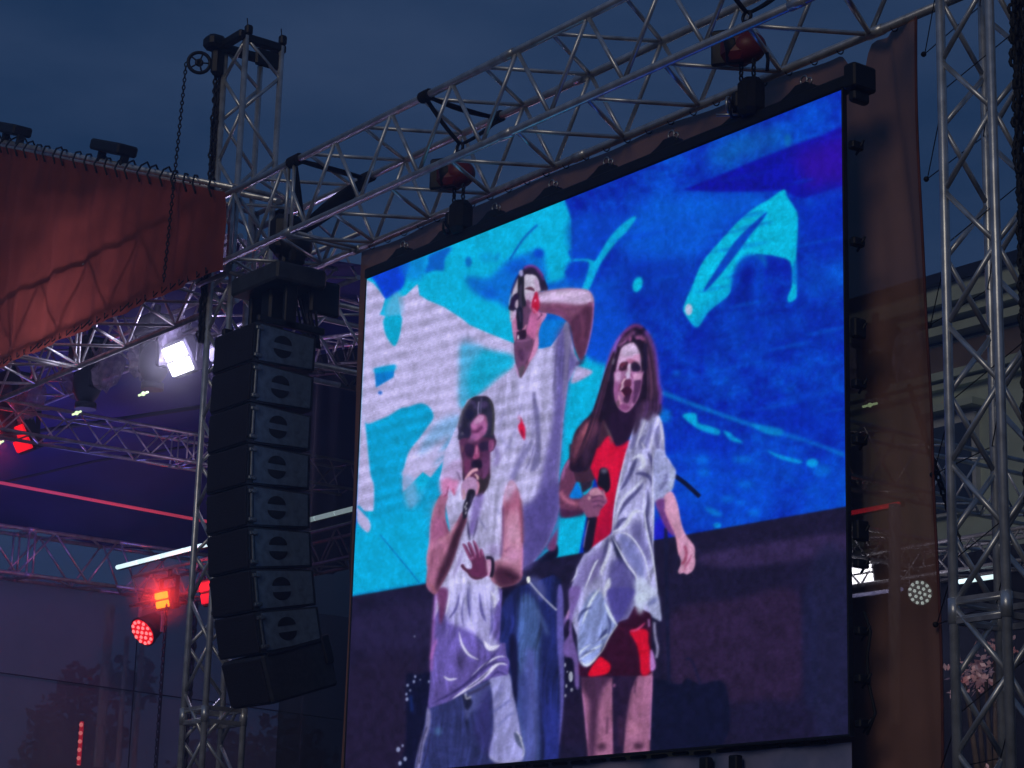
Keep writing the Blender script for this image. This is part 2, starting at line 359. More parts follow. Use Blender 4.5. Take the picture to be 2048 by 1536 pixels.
def paint():
    gx, gy = np.meshgrid(np.arange(PW, dtype=np.float32)+PX0, np.arange(PH, dtype=np.float32)+PY0)
    n1 = vnoise(60, 60); n2 = vnoise(22, 22); n3 = vnoise(8, 8); n4 = vnoise(3, 3)
    ns = (n1-.5)*.5+(n2-.5)*.35+(n3-.5)*.25+(n4-.5)*.12
    fine = (n2-.5)*.07+(n3-.5)*.05+(n4-.5)*.06
    k = np.clip(.45+ns*1.3, 0, 1)[..., None]
    cv[:] = np.array((2, 28, 164))*(1-k)+np.array((0, 84, 214))*k
    w_ = vnoise(40, 60)*22
    def fold(sx, sy, sh=0.):
        g = nrng.random((64, 256)).astype(np.float32); xs = ((gx+w_+(gy*sh))/sx) % 255; ys = (gy/sy) % 63
        xi = xs.astype(int); yi = ys.astype(int); fx_ = xs-xi; fy_ = ys-yi; fx_ = fx_*fx_*(3-2*fx_); fy_ = fy_*fy_*(3-2*fy_)
        return (g[yi, xi]*(1-fx_)+g[yi, (xi+1) % 256]*fx_)*(1-fy_)+(g[(yi+1) % 64, xi]*(1-fx_)+g[(yi+1) % 64, (xi+1) % 256]*fx_)*fy_-.5
    cl1 = fold(9, 70, .12)*.42+fold(4.5, 40, -.1)*.20; cl2 = fold(11, 60, .35)*.50+fold(5, 34, .2)*.28; cl3 = fold(10, 90, 0)*.5+fold(3, 50, .05)*.3; skn = fold(12, 34, .1)*.22+fold(5, 10)*.08
    # moire bands of the camera over the brightest field
    mo = .5+.5*np.sin((gy+.27*gx)/4.4+1.2*np.sin((gx-.4*gy)/230.)+(n1-.5)*1.3)
    mo2 = .5+.5*np.sin((gy+.34*gx)*2*np.pi/5.2)
    stripes = (mo-.5)*(.05+.17*n1)+(mo2-.5)*.06+(n4-.5)*.05+(n2-.5)*.05
    def face_woman():
        a, b = 'fa', 'fb'
        poly(a, [(560,185),(470,228),(330,300),(250,400),(215,560),(160,760),(120,960),(330,1100),(640,1100),(800,960),(780,760),(770,560),(740,400),(680,260),(620,198)], (196,158,202), 1.1, tex=stripes+skn*.6)
        poly(b, [(80,-40),(70,200),(50,350),(60,500),(90,640),(150,740),(230,790),(300,800),(380,740),(470,620),(540,480),(580,300),(602,100),(600,-40)], (160,106,156), 1.3, tex=skn)
        poly(a, [(300,300),(560,210),(700,330),(740,500),(500,520),(280,520)], (208,186,226), 2.6, .8, tex=stripes); poly(a, [(560,540),(760,480),(770,660),(600,660)], (206,146,192), 2.4, .8); poly(a, [(230,540),(420,560),(400,660),(200,680)], (202,166,208), 2.2, .8)
        poly(a, [(390,620),(560,610),(600,700),(500,760),(420,740)], (172,100,142), 1.6, .9)
        poly(a, [(230,740),(320,695),(430,690),(420,800),(380,900),(250,935),(185,880)], (58,26,50), 1.1); poly(a, [(230,740),(330,700),(390,720),(300,800),(220,820)], (112,44,70), 1.4, .8); ell(a, 270,825,24,20,(150,90,130),1,.7)
        poly(a, [(500,760),(560,700),(640,685),(740,780),(775,880),(700,945),(560,945),(508,860)], (42,26,56), 1.1); ell(a, 640,850,70,50,(30,18,46),1.6,.8); line(a, [(500,720),(600,670),(720,740)], 26, (96,44,72), 1.2, .7)
        line(a, [(470,740),(460,860),(450,1040)], 62, (218,196,230), 1.3, .95); line(a, [(770,780),(790,940)], 26, (150,110,160), 1.2, .7)
        ell(b, 125,90,56,100,(208,168,214),2.2,.8); ell(b, 320,70,46,84,(206,190,228),1.6,.9); poly(b, [(440,40),(592,40),(585,120),(500,190),(430,150)], (206,152,196), 1.6, .95)
        poly(b, [(440,190),(585,170),(572,300),(525,470),(440,640),(395,500),(430,380)], (74,38,80), 2, .93); poly(b, [(60,210),(130,260),(125,420),(95,600),(55,480)], (148,84,142), 1.8, .9)
        line(b, [(270,90),(220,200),(150,300),(140,390)], 30, (130,54,100), 1.2, .9); line(b, [(270,130),(212,220),(212,300),(178,372)], 36, (224,186,208), 1, .95); line(b, [(375,30),(395,90),(415,130)], 24, (110,50,90), 1, .85)
        poly(b, [(280,160),(380,150),(388,230),(365,300),(255,300),(250,220)], (84,32,62), 1.1, .95); line(b, [(412,150),(425,250),(405,365)], 36, (176,116,178), 1.2, .9)
        poly(b, [(182,382),(250,312),(340,292),(402,370),(385,430),(330,525),(262,505),(205,410)], (58,18,46), 1); poly(b, [(262,490),(372,430),(350,590),(285,625),(230,565)], (58,26,62), 1.4, .9); line(b, [(185,400),(222,452),(258,492)], 20, (212,136,176), .9, .95)
        line(b, [(140,470),(160,570),(190,665)], 38, (212,146,190), 1.3, .95); line(b, [(425,440),(395,560),(345,650)], 38, (134,78,134), 1.5, .9); poly(b, [(150,660),(250,640),(330,660),(350,720),(270,770),(180,740)], (122,60,112), 1.6, .85); poly(b, [(110,560),(150,600),(140,700),(100,640)], (84,60,70), 1.3, .7)
        for q, w, c_ in (([(330,130),(180,280),(150,500),(110,700),(60,952)],70,(34,16,38)),([(430,60),(300,200),(200,300)],60,(110,60,110)),([(380,140),(240,210),(160,260)],30,(176,116,176)),([(560,40),(640,200),(760,400),(800,640),(820,960)],70,(26,16,38)),([(500,20),(480,100),(500,150)],70,(170,96,156)),([(640,50),(760,60),(860,120)],70,(150,84,140)),([(60,330),(110,300),(100,470)],40,(110,70,130)),([(900,200),(890,500),(900,900)],90,(24,18,50)),([(20,760),(60,600)],50,(120,110,134))):
            line(a, q, w, c_, 1.5, .85)
        line(a, [(230,20),(130,200),(50,420)], 60, (140,96,220), 1.8, .85)
    def face_front():
        a, b = 'fc', 'fd'
        poly(a, [(400,45),(520,40),(640,55),(740,120),(795,280),(805,520),(790,760),(820,900),(780,980),(100,980),(70,760),(60,660),(110,450),(180,280),(300,120)], (42,38,64), 1.2, tex=skn*2)
        poly(b, [(100,-20),(78,130),(108,300),(132,350),(136,500),(160,640),(340,885),(420,850),(520,650),(542,520),(530,300),(545,175),(600,160),(612,-20)], (82,42,78), 1.2, tex=skn*1.6)
        line(a, [(330,100),(200,270),(120,470),(75,680)], 44, (98,92,106), 1.7, .75); line(a, [(300,180),(380,160),(420,300)], 70, (84,70,124), 2.4, .6); line(a, [(700,90),(770,220),(795,420),(790,700),(765,860)], 44, (62,62,58), 1.4, .85); ell(a, 610,210,80,80,(84,66,120),2.2,.6); ell(a, 300,420,90,110,(24,24,60),2.6,.8); ell(a, 230,800,90,110,(34,28,62),2.4,.8)
        line(a, [(490,140),(474,300),(480,430)], 28, (156,146,196), .9, .9); line(a, [(545,60),(532,250),(530,390)], 18, (116,106,158), .9, .8)
        poly(a, [(500,415),(600,425),(650,520),(665,700),(640,800),(560,890),(440,980),(290,980),(330,850),(325,720),(325,600),(420,480)], (160,92,148), 1.8, tex=skn); poly(a, [(480,440),(590,450),(580,540),(450,620),(370,660),(400,540)], (208,154,204), 2, .85); ell(a, 395,665,70,56,(194,114,178),1.8,.9); line(a, [(620,440),(645,560),(650,680)], 36, (140,80,110), 1.6, .7)
        poly(a, [(340,760),(440,740),(520,650),(580,690),(520,780),(420,820),(350,810)], (100,44,92), 1.6, .92); ell(a, 545,805,58,46,(156,90,146),1.6,.9); ell(a, 365,895,66,48,(146,86,146),1.7,.9); ell(a, 140,820,26,36,(110,104,130),1.2,.7)
        poly(b, [(170,60),(300,100),(280,270),(170,250),(140,150)], (44,25,60), 1.8, .92); poly(b, [(370,60),(520,30),(530,170),(400,180)], (38,25,58), 1.6, .92); ell(b, 240,20,60,40,(96,58,100),2,.7)
        poly(b, [(312,98),(350,95),(375,220),(372,275),(315,312),(272,290),(295,200)], (168,78,130), 1.3, .95); line(b, [(335,110),(330,230)], 22, (214,140,184), 1.1, .8)
        poly(b, [(262,340),(330,318),(405,330),(430,420),(360,460),(250,430)], (24,15,42), 1.5, .95); poly(b, [(150,320),(235,330),(225,440),(160,560),(140,440)], (112,50,98), 2, .85); poly(b, [(435,300),(522,250),(522,480),(455,620),(420,450)], (108,60,110), 2, .85); poly(b, [(425,200),(520,180),(525,330),(440,380)], (84,42,84), 2, .8)
        poly(b, [(528,20),(602,10),(600,130),(555,182),(522,160)], (134,68,120), 1.2, .95); line(b, [(590,40),(585,140)], 16, (180,110,160), 1, .7); poly(b, [(350,560),(440,630),(540,540),(522,660),(462,780),(345,885),(370,700)], (44,36,44), 1.6, .95); line(b, [(92,100),(112,140),(95,190)], 30, (120,78,104), 1.2, .8)
        line(b, [(160,640),(215,545),(285,485),(352,470)], 50, (226,168,190), 1); line(b, [(300,545),(345,590),(348,635)], 40, (212,166,176), 1, .95)
        poly(b, [(95,700),(180,600),(260,588),(330,640),(372,720),(352,800),(312,900),(285,830),(215,780),(170,880),(120,950),(88,860)], (184,142,192), 1.1, tex=skn); line(b, [(235,590),(280,555),(320,610)], 18, (96,44,76), .9, .9); line(b, [(340,660),(362,740),(325,880)], 30, (206,132,164), 1.2, .85); poly(b, [(200,790),(290,800),(300,900),(180,930)], (28,22,38), 1.4, .9); line(b, [(120,790),(135,900),(120,950)], 30, (196,150,160), 1.2, .8)
    def face_tall():
        a, b = 'fe', 'ff'
        poly(a, [(380,95),(450,62),(560,62),(650,120),(730,240),(805,350),(855,545),(740,560),(560,600),(400,960),(60,960),(60,820),(110,560),(180,400),(250,260)], (36,26,54), 1.1)
        line(a, [(370,90),(480,38),(590,50),(690,180),(790,330)], 40, (104,58,150), 1.6, .75); line(a, [(240,240),(150,400),(90,600)], 36, (20,40,130), 1.3, .8)
        poly(a, [(372,245),(480,205),(600,228),(668,320),(690,450),(720,545),(660,565),(600,620),(545,770),(475,860),(420,790),(372,640)], (204,194,222), 1.1, tex=stripes*.8)
        poly(a, [(580,300),(660,340),(690,520),(610,540)], (196,162,204), 2, .7); poly(a, [(385,640),(560,580),(560,720),(470,840)], (196,164,206), 2, .7); poly(a, [(420,740),(480,760),(560,860),(540,960),(380,960)], (112,62,104), 1.8, .9)
        poly(a, [(245,280),(238,590),(165,625),(112,690),(128,560),(180,430)], (196,186,212), 1.2); line(a, [(112,620),(62,760),(52,860)], 24, (140,180,236), 1.2, .9)
        poly(a, [(380,512),(430,482),(500,466),(560,492),(592,556),(520,548),(450,526)], (82,42,62), 1); line(a, [(480,480),(560,520)], 24, (120,50,80), 1, .7)
        poly(a, [(236,590),(160,640),(108,740),(88,900),(130,932),(165,860),(190,770),(242,720)], (34,20,56), 1.1); poly(a, [(192,770),(242,745),(242,935),(178,885)], (192,172,202), 1.2)
        poly(a, [(246,262),(352,250),(366,400),(360,600),(398,800),(400,1000),(250,1000),(262,800),(238,600)], (30,28,42), 1.1); line(a, [(300,430),(290,640),(300,940)], 44, (74,62,96), 1.4, .8); ell(a, 306,188,42,60,(168,164,222),1.2)
        poly(a, [(600,580),(655,600),(682,720),(692,820),(660,935),(560,942),(532,830),(562,720)], (164,28,78), 1.2); ell(a, 600,790,42,30,(222,96,140),1.1,.85); ell(a, 610,705,44,24,(112,8,38),1.1,.85); line(a, [(620,585),(640,660)], 40, (200,96,150), 1.3, .8)
        line(a, [(545,800),(500,880),(520,960)], 40, (206,140,184), 1.6, .7)
        poly(b, [(215,-20),(330,-20),(310,120),(265,245),(215,275)], (98,62,98), 1.6, .95); poly(b, [(330,40),(450,20),(462,130),(432,185),(402,330),(382,440),(340,600),(290,705),(330,400),(280,335),(262,300),(295,180)], (194,106,162), 1.5, tex=skn)
        poly(b, [(460,60),(540,40),(520,120),(470,170)], (206,140,200), 1.3, .9); line(b, [(465,50),(480,85)], 16, (70,30,60), .9, .8)
        poly(b, [(140,-20),(212,-20),(214,250),(150,272),(138,150)], (24,22,44), 1.1); line(b, [(175,20),(185,160)], 16, (80,70,110), 1, .7)
        line(b, [(140,292),(190,300),(240,255),(268,205)], 22, (204,134,172), 1, .95); poly(b, [(128,312),(252,272),(254,392),(162,412),(118,422)], (40,20,46), 1.1); ell(b, 155,375,13,34,(218,200,222),.9)
        poly(b, [(115,424),(262,412),(330,384),(372,440),(312,600),(252,740),(200,835),(160,800),(118,640)], (112,70,112), 1.5, tex=skn*1.4); ell(b, 200,620,42,84,(74,42,80),2.4,.8); line(b, [(140,430),(250,420),(330,400)], 20, (150,104,150), 1.3, .6)
        poly(b, [(162,800),(252,768),(190,935)], (88,78,94), 1.2, .9); line(b, [(382,400),(330,585),(262,740)], 13, (66,38,62), 1, .9); poly(b, [(402,330),(432,480),(382,620),(300,705),(345,560)], (206,134,186), 1.5, .9)
        line(b, [(118,0),(92,120),(62,160)], 28, (204,184,232), 1.2, .9); poly(b, [(70,180),(130,125),(130,400),(98,400)], (190,122,172), 1.3, .9)
    # cyan left field
    poly('p', [(715,1250),(715,540),(1128,396),(1143,440),(1142,519),(1160,517),(1130,545),(1150,600),(1160,700),(1215,712),(1200,900),(1150,1150),(850,1300)], (0,178,224), 2, sm=False, tex=fine*.7)
    poly('h', [(200,395),(300,350),(450,290),(500,290),(470,400),(450,470),(400,520),(310,570),(270,500),(230,430)], (0,62,214), 3, tex=fine)
    poly('h', [(430,300),(620,230),(600,400),(480,420)], (0,120,215), 7, .7)
    poly('h', [(650,230),(820,170),(770,260),(760,350),(690,350),(615,370),(640,290)], (0,98,205), 3)
    ell('h', 950,285,25,42,(0,110,200),2.5)
    ell('h', 1090,250,60,40,(0,140,205),5,.6); ell('h',1170,250,18,42,(0,120,200),3,.6,.4)
    poly('h', [(930,400),(1100,410),(1190,330),(1260,270),(1420,210),(1500,190),(1540,300),(1540,620),(1260,640),(1190,600),(1090,560),(990,520)], (0,98,210), 7, .85)
    ell('h',1490,220,40,35,(0,70,205),4); ell('h',1330,330,90,60,(0,80,205),8,.7); ell('h',1110,530,60,45,(0,90,210),7,.8)
    line('h', [(1480,0),(1370,110),(1268,270)], 16, (0,92,190), 1.2)
    poly('A', [(640,430),(900,300),(1000,120),(1160,110),(1140,420),(1500,420),(1500,1100),(1140,1080),(1100,1000),(660,1010)], (0,86,208), 5, .9)
    poly('A', [(980,0),(1280,0),(1230,110),(1160,100),(1040,110),(985,80)], (0,60,200), 3)
    ell('A', 1040,210,110,100,(0,58,198),6,.9); ell('A',1100,160,60,60,(0,58,198),5,.8)
    poly('A', [(1200,380),(1536,300),(1536,1120),(1140,1090),(1200,700)], (0,74,208), 8, .9)
    poly('A', [(690,740),(900,720),(930,760),(860,870),(780,990),(700,1005),(650,950)], (0,118,214), 3)
    # lilac white field
    W = (188,181,230)
    poly('h', [(165,420),(220,450),(270,510),(310,570),(290,640),(270,690),(310,700),(305,800),(330,870),(380,930),(410,880),(430,790),(430,700),(410,560),(470,540),(520,490),(560,455),(575,540),(640,580),(760,630),(900,720),(960,770),(1100,830),(1300,910),(1480,1000),(1500,1536),(1500,2200),(1000,2200),(740,2000),(600,1900),(300,2200),(90,2200)], W, 1.0, sm=False, tex=stripes)
    poly('h', [(390,520),(440,540),(440,690),(310,700),(330,590)], (110,180,225), 5, .7)
    poly('h', [(900,925),(1000,930),(1140,970),(1290,1005),(1290,1090),(1180,1170),(1060,1280),(990,1330),(890,1400),(890,1100)], (0,172,214), 6, .92, tex=stripes)
    poly('h', [(890,900),(1000,900),(1060,960),(980,1060),(940,1200),(960,1330),(880,1380)], (120,170,222), 9, .6, tex=stripes)
    poly('h', [(305,720),(430,700),(430,790),(410,880),(380,930),(330,870),(305,800)], (0,166,208), 1.6)
    poly('h', [(228,1105),(385,1075),(375,1170),(240,1250)], (0,120,206), 1.2, sm=False)
    poly('h', [(228,1105),(385,1075),(380,1120),(300,1130),(240,1140)], (0,165,212), 3, .8)
    ell('h', 272,1290,16,14,(20,90,190),1.5)
    # lower left cyan
    poly('i', [(135,105),(150,165),(240,135),(300,110),(380,60),(430,50),(520,25),(580,55),(605,120),(560,190),(510,260),(440,350),(410,440),(395,530),(400,640),(430,740),(480,740),(520,690),(560,580),(610,500),(740,350),(820,330),(820,500),(700,800),(640,1400),(40,1400),(75,880),(100,860),(150,905),(180,870),(170,790),(195,770),(200,590),(175,500),(150,250)], (0,160,212), 1.6, tex=stripes*.7)
    poly('i', [(60,900),(250,830),(560,760),(580,1260),(40,1400)], (0,176,226), 14, .8)
    poly('i', [(90,720),(110,730),(170,830),(175,880),(150,905),(85,830)], W, 1.5)
    line('i', [(90,725),(160,800)], 16, (0,150,205), 1.5)
    poly('i', [(440,740),(560,560),(680,300),(800,200),(800,330),(640,420),(560,560),(520,690)], (70,160,215), 6, .75, tex=stripes)
    poly('i', [(400,480),(560,400),(740,310),(800,310),(640,400),(500,460),(400,520)], (185,178,226), 4, .9)
    poly('i', [(600,180),(780,100),(790,200),(650,280),(500,380)], (90,165,218), 8, .6, tex=stripes)
    poly('i', [(400,520),(470,540),(500,640),(480,720),(430,740),(400,640)], (130,170,220), 6, .75)
    line('i', [(240,920),(330,1030),(430,1150),(510,1250)], 7, (0,90,180), .9, .85)
    line('i', [(50,1336),(240,1300),(560,1250)], 10, (0,110,190), 1.5, .7)
    # right field
    poly('j', [(760,640),(900,620),(1300,605),(1340,640),(1180,760),(1060,900),(960,1020),(900,1160),(700,1240),(400,1100),(470,880),(600,720)], (0,84,214), 14, .5)
    poly('j', [(560,760),(700,660),(1000,620),(1330,640),(1180,770),(1060,900),(900,1010),(700,1010),(500,930)], (0,112,232), 12, .45)
    poly('j', [(420,1100),(700,1050),(900,1010),(860,1200),(760,1330),(500,1330)], (0,30,150), 16, .45)
    poly('j', [(1540,760),(1800,700),(1800,1000),(1540,980)], (4,24,150), 16, .5); poly('j', [(1530,1120),(1800,1040),(1800,1200),(1530,1250)], (0,110,226), 16, .4)
    poly('j', [(190,760),(560,740),(400,900),(330,1000),(200,1000)], (0,72,205), 8, .7)
    ell('j', 1230,330,260,70,(8,100,176),16,.75,-.35); ell('j',1465,300,22,40,(10,130,180),4,.6); ell('j',1560,170,160,50,(0,90,225),16,.5,-.3)
    poly('j', [(840,592),(1050,510),(1300,405),(1860,190),(1860,545),(1560,640),(1500,628),(1440,590),(1300,603),(1050,602)], (10,8,160), 3, .9, sm=False, tex=fine*2)
    poly('j', [(1480,380),(1880,220),(1880,560),(1600,610)], (50,6,160), 14, .8, sm=False)
    poly('j', [(1600,630),(1790,580),(1790,900),(1560,900)], (0,44,205), 14, .5)
    C = (0,184,224)
    poly('j', [(540,755),(570,755),(520,830),(440,915),(370,1010),(330,1090),(290,1180),(250,1182),(280,1090),(290,1020),(230,1010),(200,1010),(205,1000),(290,1000),(330,1005),(400,890),(470,810)], (0,170,222), 1.8)
    poly('j', [(1350,650),(1440,590),(1460,630),(1500,690),(1525,760),(1515,1000),(1518,1180),(1512,1235),(1470,1255),(1465,1220),(1490,1150),(1480,1020),(1400,985),(1330,975),(1260,980),(1180,1070),(1140,1150),(1110,1220),(1000,1310),(930,1405),(860,1330),(850,1280),(900,1160),(960,1020),(1060,900),(1180,770),(1280,690)], C, 2, tex=fine)
    poly('j', [(1500,1020),(1525,1020),(1518,1150),(1490,1120)], (0,100,215), 3, .7)
    poly('j', [(1337,723),(1330,750),(1240,865),(1090,1065),(982,1186),(973,1172),(1030,1080),(1150,900),(1260,790)], (0,66,190), 1.6)
    ell('j', 880,1298,22,34,(190,200,235),2); ell('j',578,1150,28,46,C,1.8,rot=.3)
    ell('j', 1230,1120,95,150,(0,62,196),5,.95,.2); ell('j',1225,1100,40,70,(0,14,140),8,.8,.2); ell('j',1200,1220,60,70,(0,20,140),8,.7)
    poly('j', [(1250,980),(1330,980),(1340,1060),(1300,1000)], (0,130,215), 4, .6)
    poly('j', [(930,1420),(1110,1240),(1440,1290),(1790,1300),(1790,1536),(900,1536)], (0,40,170), 18, .5)
    line('j', [(130,660),(175,730),(188,1000)], 12, (0,130,215), 2, .5)
    L = (0,146,222)
    line('k', [(140,460),(420,565),(720,670),(980,745),(1220,820),(1400,892)], 24, L, 4, .75)
    poly('k', [(290,620),(380,605),(400,670),(470,690),(545,720),(530,755),(400,712)], (0,165,222), 2.5)
    poly('k', [(570,725),(620,740),(640,760),(705,805),(620,790)], (0,160,222), 2.5)
    poly('k', [(760,680),(860,690),(975,715),(960,755),(860,742)], (0,158,222), 3)
    poly('k', [(870,858),(960,890),(1105,928),(1080,948),(950,912)], (0,160,224), 2.5)
    ell('k',1178,945,42,30,(0,176,230),3); ell('k',530,1370,28,20,(0,160,225),2.5)
    poly('k', [(440,1250),(500,1255),(570,1300),(500,1300)], (0,150,225), 4)
    for x, y, rx, ry in ((250,330,24,16),(600,1190,50,25),(690,1215,40,18),(720,1090,55,26),(430,920,40,30),(700,920,70,24),(440,1010,40,26),(1240,1000,60,40),(780,1280,40,25),(160,620,60,50)):
        ell('k', x, y, rx, ry, (0,140,226), 5, .6)
    line('k', [(860,560),(1120,490),(1390,430)], 40, (0,92,215), 7, .5)
    poly('k', [(150,900),(600,900),(1400,960),(1400,1240),(900,1330),(100,1450)], (0,80,220), 22, .45)
    poly('k', [(700,620),(1390,480),(1390,840)], (0,44,186), 16, .55)
    poly('k', [(150,740),(560,760),(600,880),(180,860)], (0,50,200), 12, .5)
    poly('k', [(100,1360),(180,1300),(250,1420),(100,1470)], (30,20,190), 5, .8)
    for q_ in range(70):
        x = 1150+530*nrng.random(); y = 240+760*nrng.random(); L_ = 30+90*nrng.random(); c_ = [(0,40,172),(0,110,226),(0,60,205),(6,20,150)][q_ % 4]
        line('p', [(x,y),(x+L_*.5,y-L_*.10),(x+L_,y-L_*.2)], 3+7*nrng.random(), c_, 3.2, .35, True)
    # stage floor in the picture
    poly('p', [(670,1199),(705,1193),(851,1168),(980,1140),(1110,1116),(1309,1081),(1700,1012),(1740,1005),(1740,1600),(670,1600)], (24,20,50), 1.2, sm=False, tex=fine*1.6)
    poly('p', [(700,1240),(860,1200),(870,1290),(700,1300)], (36,29,66), 10, .8)
    poly('p', [(690,1340),(840,1320),(830,1536),(690,1560)], (33,23,52), 14, .7)
    poly('m', [(370,200),(700,130),(1300,50),(1300,165),(900,240),(500,270)], (48,36,76), 7, .9, tex=fine*2)
    poly('m', [(200,560),(600,470),(1000,430),(1020,1060),(800,1100),(560,1120),(545,1010),(390,1000),(200,1000)], (43,28,60), 9, .85, tex=fine*2.5)
    poly('m', [(1080,280),(1300,200),(1320,1310),(1120,1320)], (28,30,64), 10, .7)
    poly('m', [(60,1000),(250,1010),(300,970),(380,1010),(540,1010),(525,1390),(60,1420)], (11,14,44), 2)
    poly('m', [(1030,450),(1110,440),(1120,1100),(1040,1100)], (26,28,64), 5, .7)
    line('m', [(165,20),(172,500),(185,1010)], 22, (18,20,52), 2, .95); line('m', [(290,850),(330,860),(385,1010)], 14, (22,22,58), 2, .8)
    line('p', [(1350,952),(1372,968),(1400,994)], 9, (6,14,50), .8)
    # drum hardware
    poly('l', [(530,800),(620,795),(730,790),(720,1080),(640,1300),(600,1536),(470,1536),(520,1380),(530,1100)], (10,12,44), 3)
    for x, y, r in ((600,810,9),(590,850,10),(540,880,10),(560,920,8),(530,950,9),(535,990,12),(640,835,6),(465,1390,16),(500,1360,9),(520,1465,14),(480,1500,14),(595,490,6),(710,850,9)):
        ell('l', x, y, r, r*1.3, (165,178,225), 1., .85)
    line('l', [(565,960),(575,1090)], 22, (20,50,130), 3, .7)
    poly('F', [(140,560),(300,740),(330,1100),(160,1200),(130,900)], (14,12,42), 4, .9)
    for x, y, rx, ry in ((155,770,12,22),(215,890,22,55),(225,1025,14,20),(170,985,9,20),(160,1085,12,18),(180,840,8,10)):
        ell('F', x, y, rx, ry, (190,196,220), .9, .9)
    poly('F', [(40,1200),(330,1040),(380,1536),(40,1536)], (30,20,50), 8, .6)
    # ---------------- tall man: jeans
    poly('G', [(880,-20),(1060,-60),(1240,-130),(1300,-90),(1315,0),(1330,400),(1325,980),(1290,1300),(1278,1600),(1010,1600),(985,1400),(940,1100),(880,850),(840,600),(760,500),(770,200)], (26,34,92), 1, sm=False, tex=cl3*1.3+fine)
    poly('G', [(960,60),(1080,80),(1130,300),(1110,700),(1100,1000),(1112,1600),(960,1600),(930,1000),(930,400)], (66,92,150), 6, .9, tex=cl3)
    poly('G', [(1020,500),(1100,700),(1090,1600),(990,1600),(960,900)], (88,90,176), 9, .7)
    poly('G', [(930,760),(1020,760),(1010,1200),(940,1100)], (52,62,130), 6, .7)
    poly('G', [(860,420),(925,460),(925,960),(890,900)], (14,14,50), 3, .9)
    poly('G', [(1275,0),(1318,0),(1332,400),(1328,960),(1296,1300),(1286,1300),(1300,900),(1270,400)], (104,96,184), 2.5, .85)
    poly('G', [(1180,1000),(1270,1100),(1275,1440),(1190,1450)], (40,50,140), 6, .7)
    line('G', [(1090,170),(1150,280),(1190,390)], 30, (80,104,160), 5, .7)
    poly('C', [(1130,1050),(1220,1060),(1290,1180),(1250,1290),(1150,1170)], (78,84,150), 6, .8)
    line('C', [(860,1280),(960,1150),(1080,1030)], 26, (60,84,150), 4, .7)
    poly('C', [(1050,970),(1180,890),(1330,770),(1410,720),(1400,850),(1240,900),(1120,960),(1060,1010)], (12,12,40), 2)
    poly('C', [(1300,720),(1400,560),(1420,480),(1400,740),(1330,780)], (110,56,110), 3)
    poly('C', [(850,1150),(1000,1130),(900,1250),(850,1300)], (14,14,46), 3)
    for q in range(22):
        t = q/21; ell('C', 1105+290*t, 1075+305*t+14*np.sin(t*3.1), 13, 11, (168,172,206), .7, .9)
    poly('C', [(1095,1050),(1125,1045),(1130,1090),(1105,1110)], (235,240,235), .8)
    # shirt
    S = (182,177,226)
    poly('p', [(1028,735),(1000,762),(965,788),(935,800),(915,850),(890,905),(880,960),(900,1040),(1000,1180),(1047,1137),(1070,1122),(1094,1090),(1113,1044),(1121,1010),(1118,960),(1122,913),(1128,835),(1135,783),(1137,765),(1143,755),(1153,735),(1161,727),(1150,708),(1145,682),(1134,643),(1122,666),(1102,693),(1087,697),(1075,698),(1054,735),(1042,754)], S, 1., sm=False, tex=stripes+cl1*.6)
    poly('p', [(1112,680),(1130,648),(1140,680),(1146,706),(1160,727),(1150,738),(1141,758),(1135,783),(1128,835),(1122,913),(1118,960),(1121,1010),(1113,1044),(1094,1090),(1070,1122),(1040,1140),(1040,1020),(1070,1000),(1090,920),(1106,840),(1110,760)], (94,84,158), 7, .9, tex=fine)
    poly('C', [(1040,420),(1430,60),(1440,300),(1400,480),(1300,720),(1180,880),(1060,950)], (80,70,142), 9, .85)
    for a, w in ((-20,12),(25,10),(60,14),(105,10)):
        line('A', [(880+a,900),(850+a,1150),(840+a,1400)], w, (70,62,104), 1.4, .75, True)
    poly('A', [(910,790),(940,735),(985,800),(960,1200),(920,1500),(900,1500),(920,1100)], (120,112,150), 3, .8)
    line('A', [(830,1280),(815,1400),(830,1536)], 30, (90,84,130), 3, .8)
    poly('B', [(1440,140),(1475,110),(1500,250),(1536,400),(1536,1000),(1400,1100),(1480,800),(1470,500)], (92,88,140), 3, .8)
    line('B', [(1400,720),(1290,960),(1190,1190),(1220,1240)], 70, (104,98,164), 5, .7)
    line('B', [(1470,760),(1420,950),(1360,1080)], 18, (90,84,150), 2, .7)
    line('B', [(1020,640),(1090,760),(1180,820),(1230,720)], 26, (120,118,176), 4, .6)
    line('B', [(960,780),(1000,950),(950,1040)], 60, (118,100,170), 5, .7)
    line('B', [(1300,230),(1290,330),(1260,400)], 12, (100,96,150), 1.4, .7)
    poly('B', [(1290,410),(1320,480),(1350,560),(1345,700),(1320,680),(1270,590),(1260,520),(1290,480)], (216,20,66), 1.4)
    poly('B', [(1290,580),(1320,590),(1325,680),(1300,650)], (120,10,50), 1.2, .8); line('B', [(1275,390),(1260,450)], 18, (220,120,170), 2, .7)
    for q, w in (([(1250,500),(1180,700),(1060,900)],30),([(1430,300),(1440,700),(1300,1000)],40),([(1100,300),(1050,420),(1010,600)],20)): line('B', q, w, (126,122,180), 3, .6, True)
    for q, w in (([(1380,560),(1400,700),(1330,860)],22),([(1150,600),(1210,720),(1160,860)],26),([(1100,880),(1050,1000),(960,1180)],30),([(1440,900),(1400,1100),(1330,1300)],22)): line('B', q, w, (196,192,236), 2.4, .7, True)
    # neck and chest
    poly('A', [(375,600),(480,640),(660,640),(730,650),(690,740),(655,850),(650,990),(600,1080),(540,1190),(470,1300),(425,1180),(408,960),(380,760)], (190,112,148), 1, tex=skn*1.4)
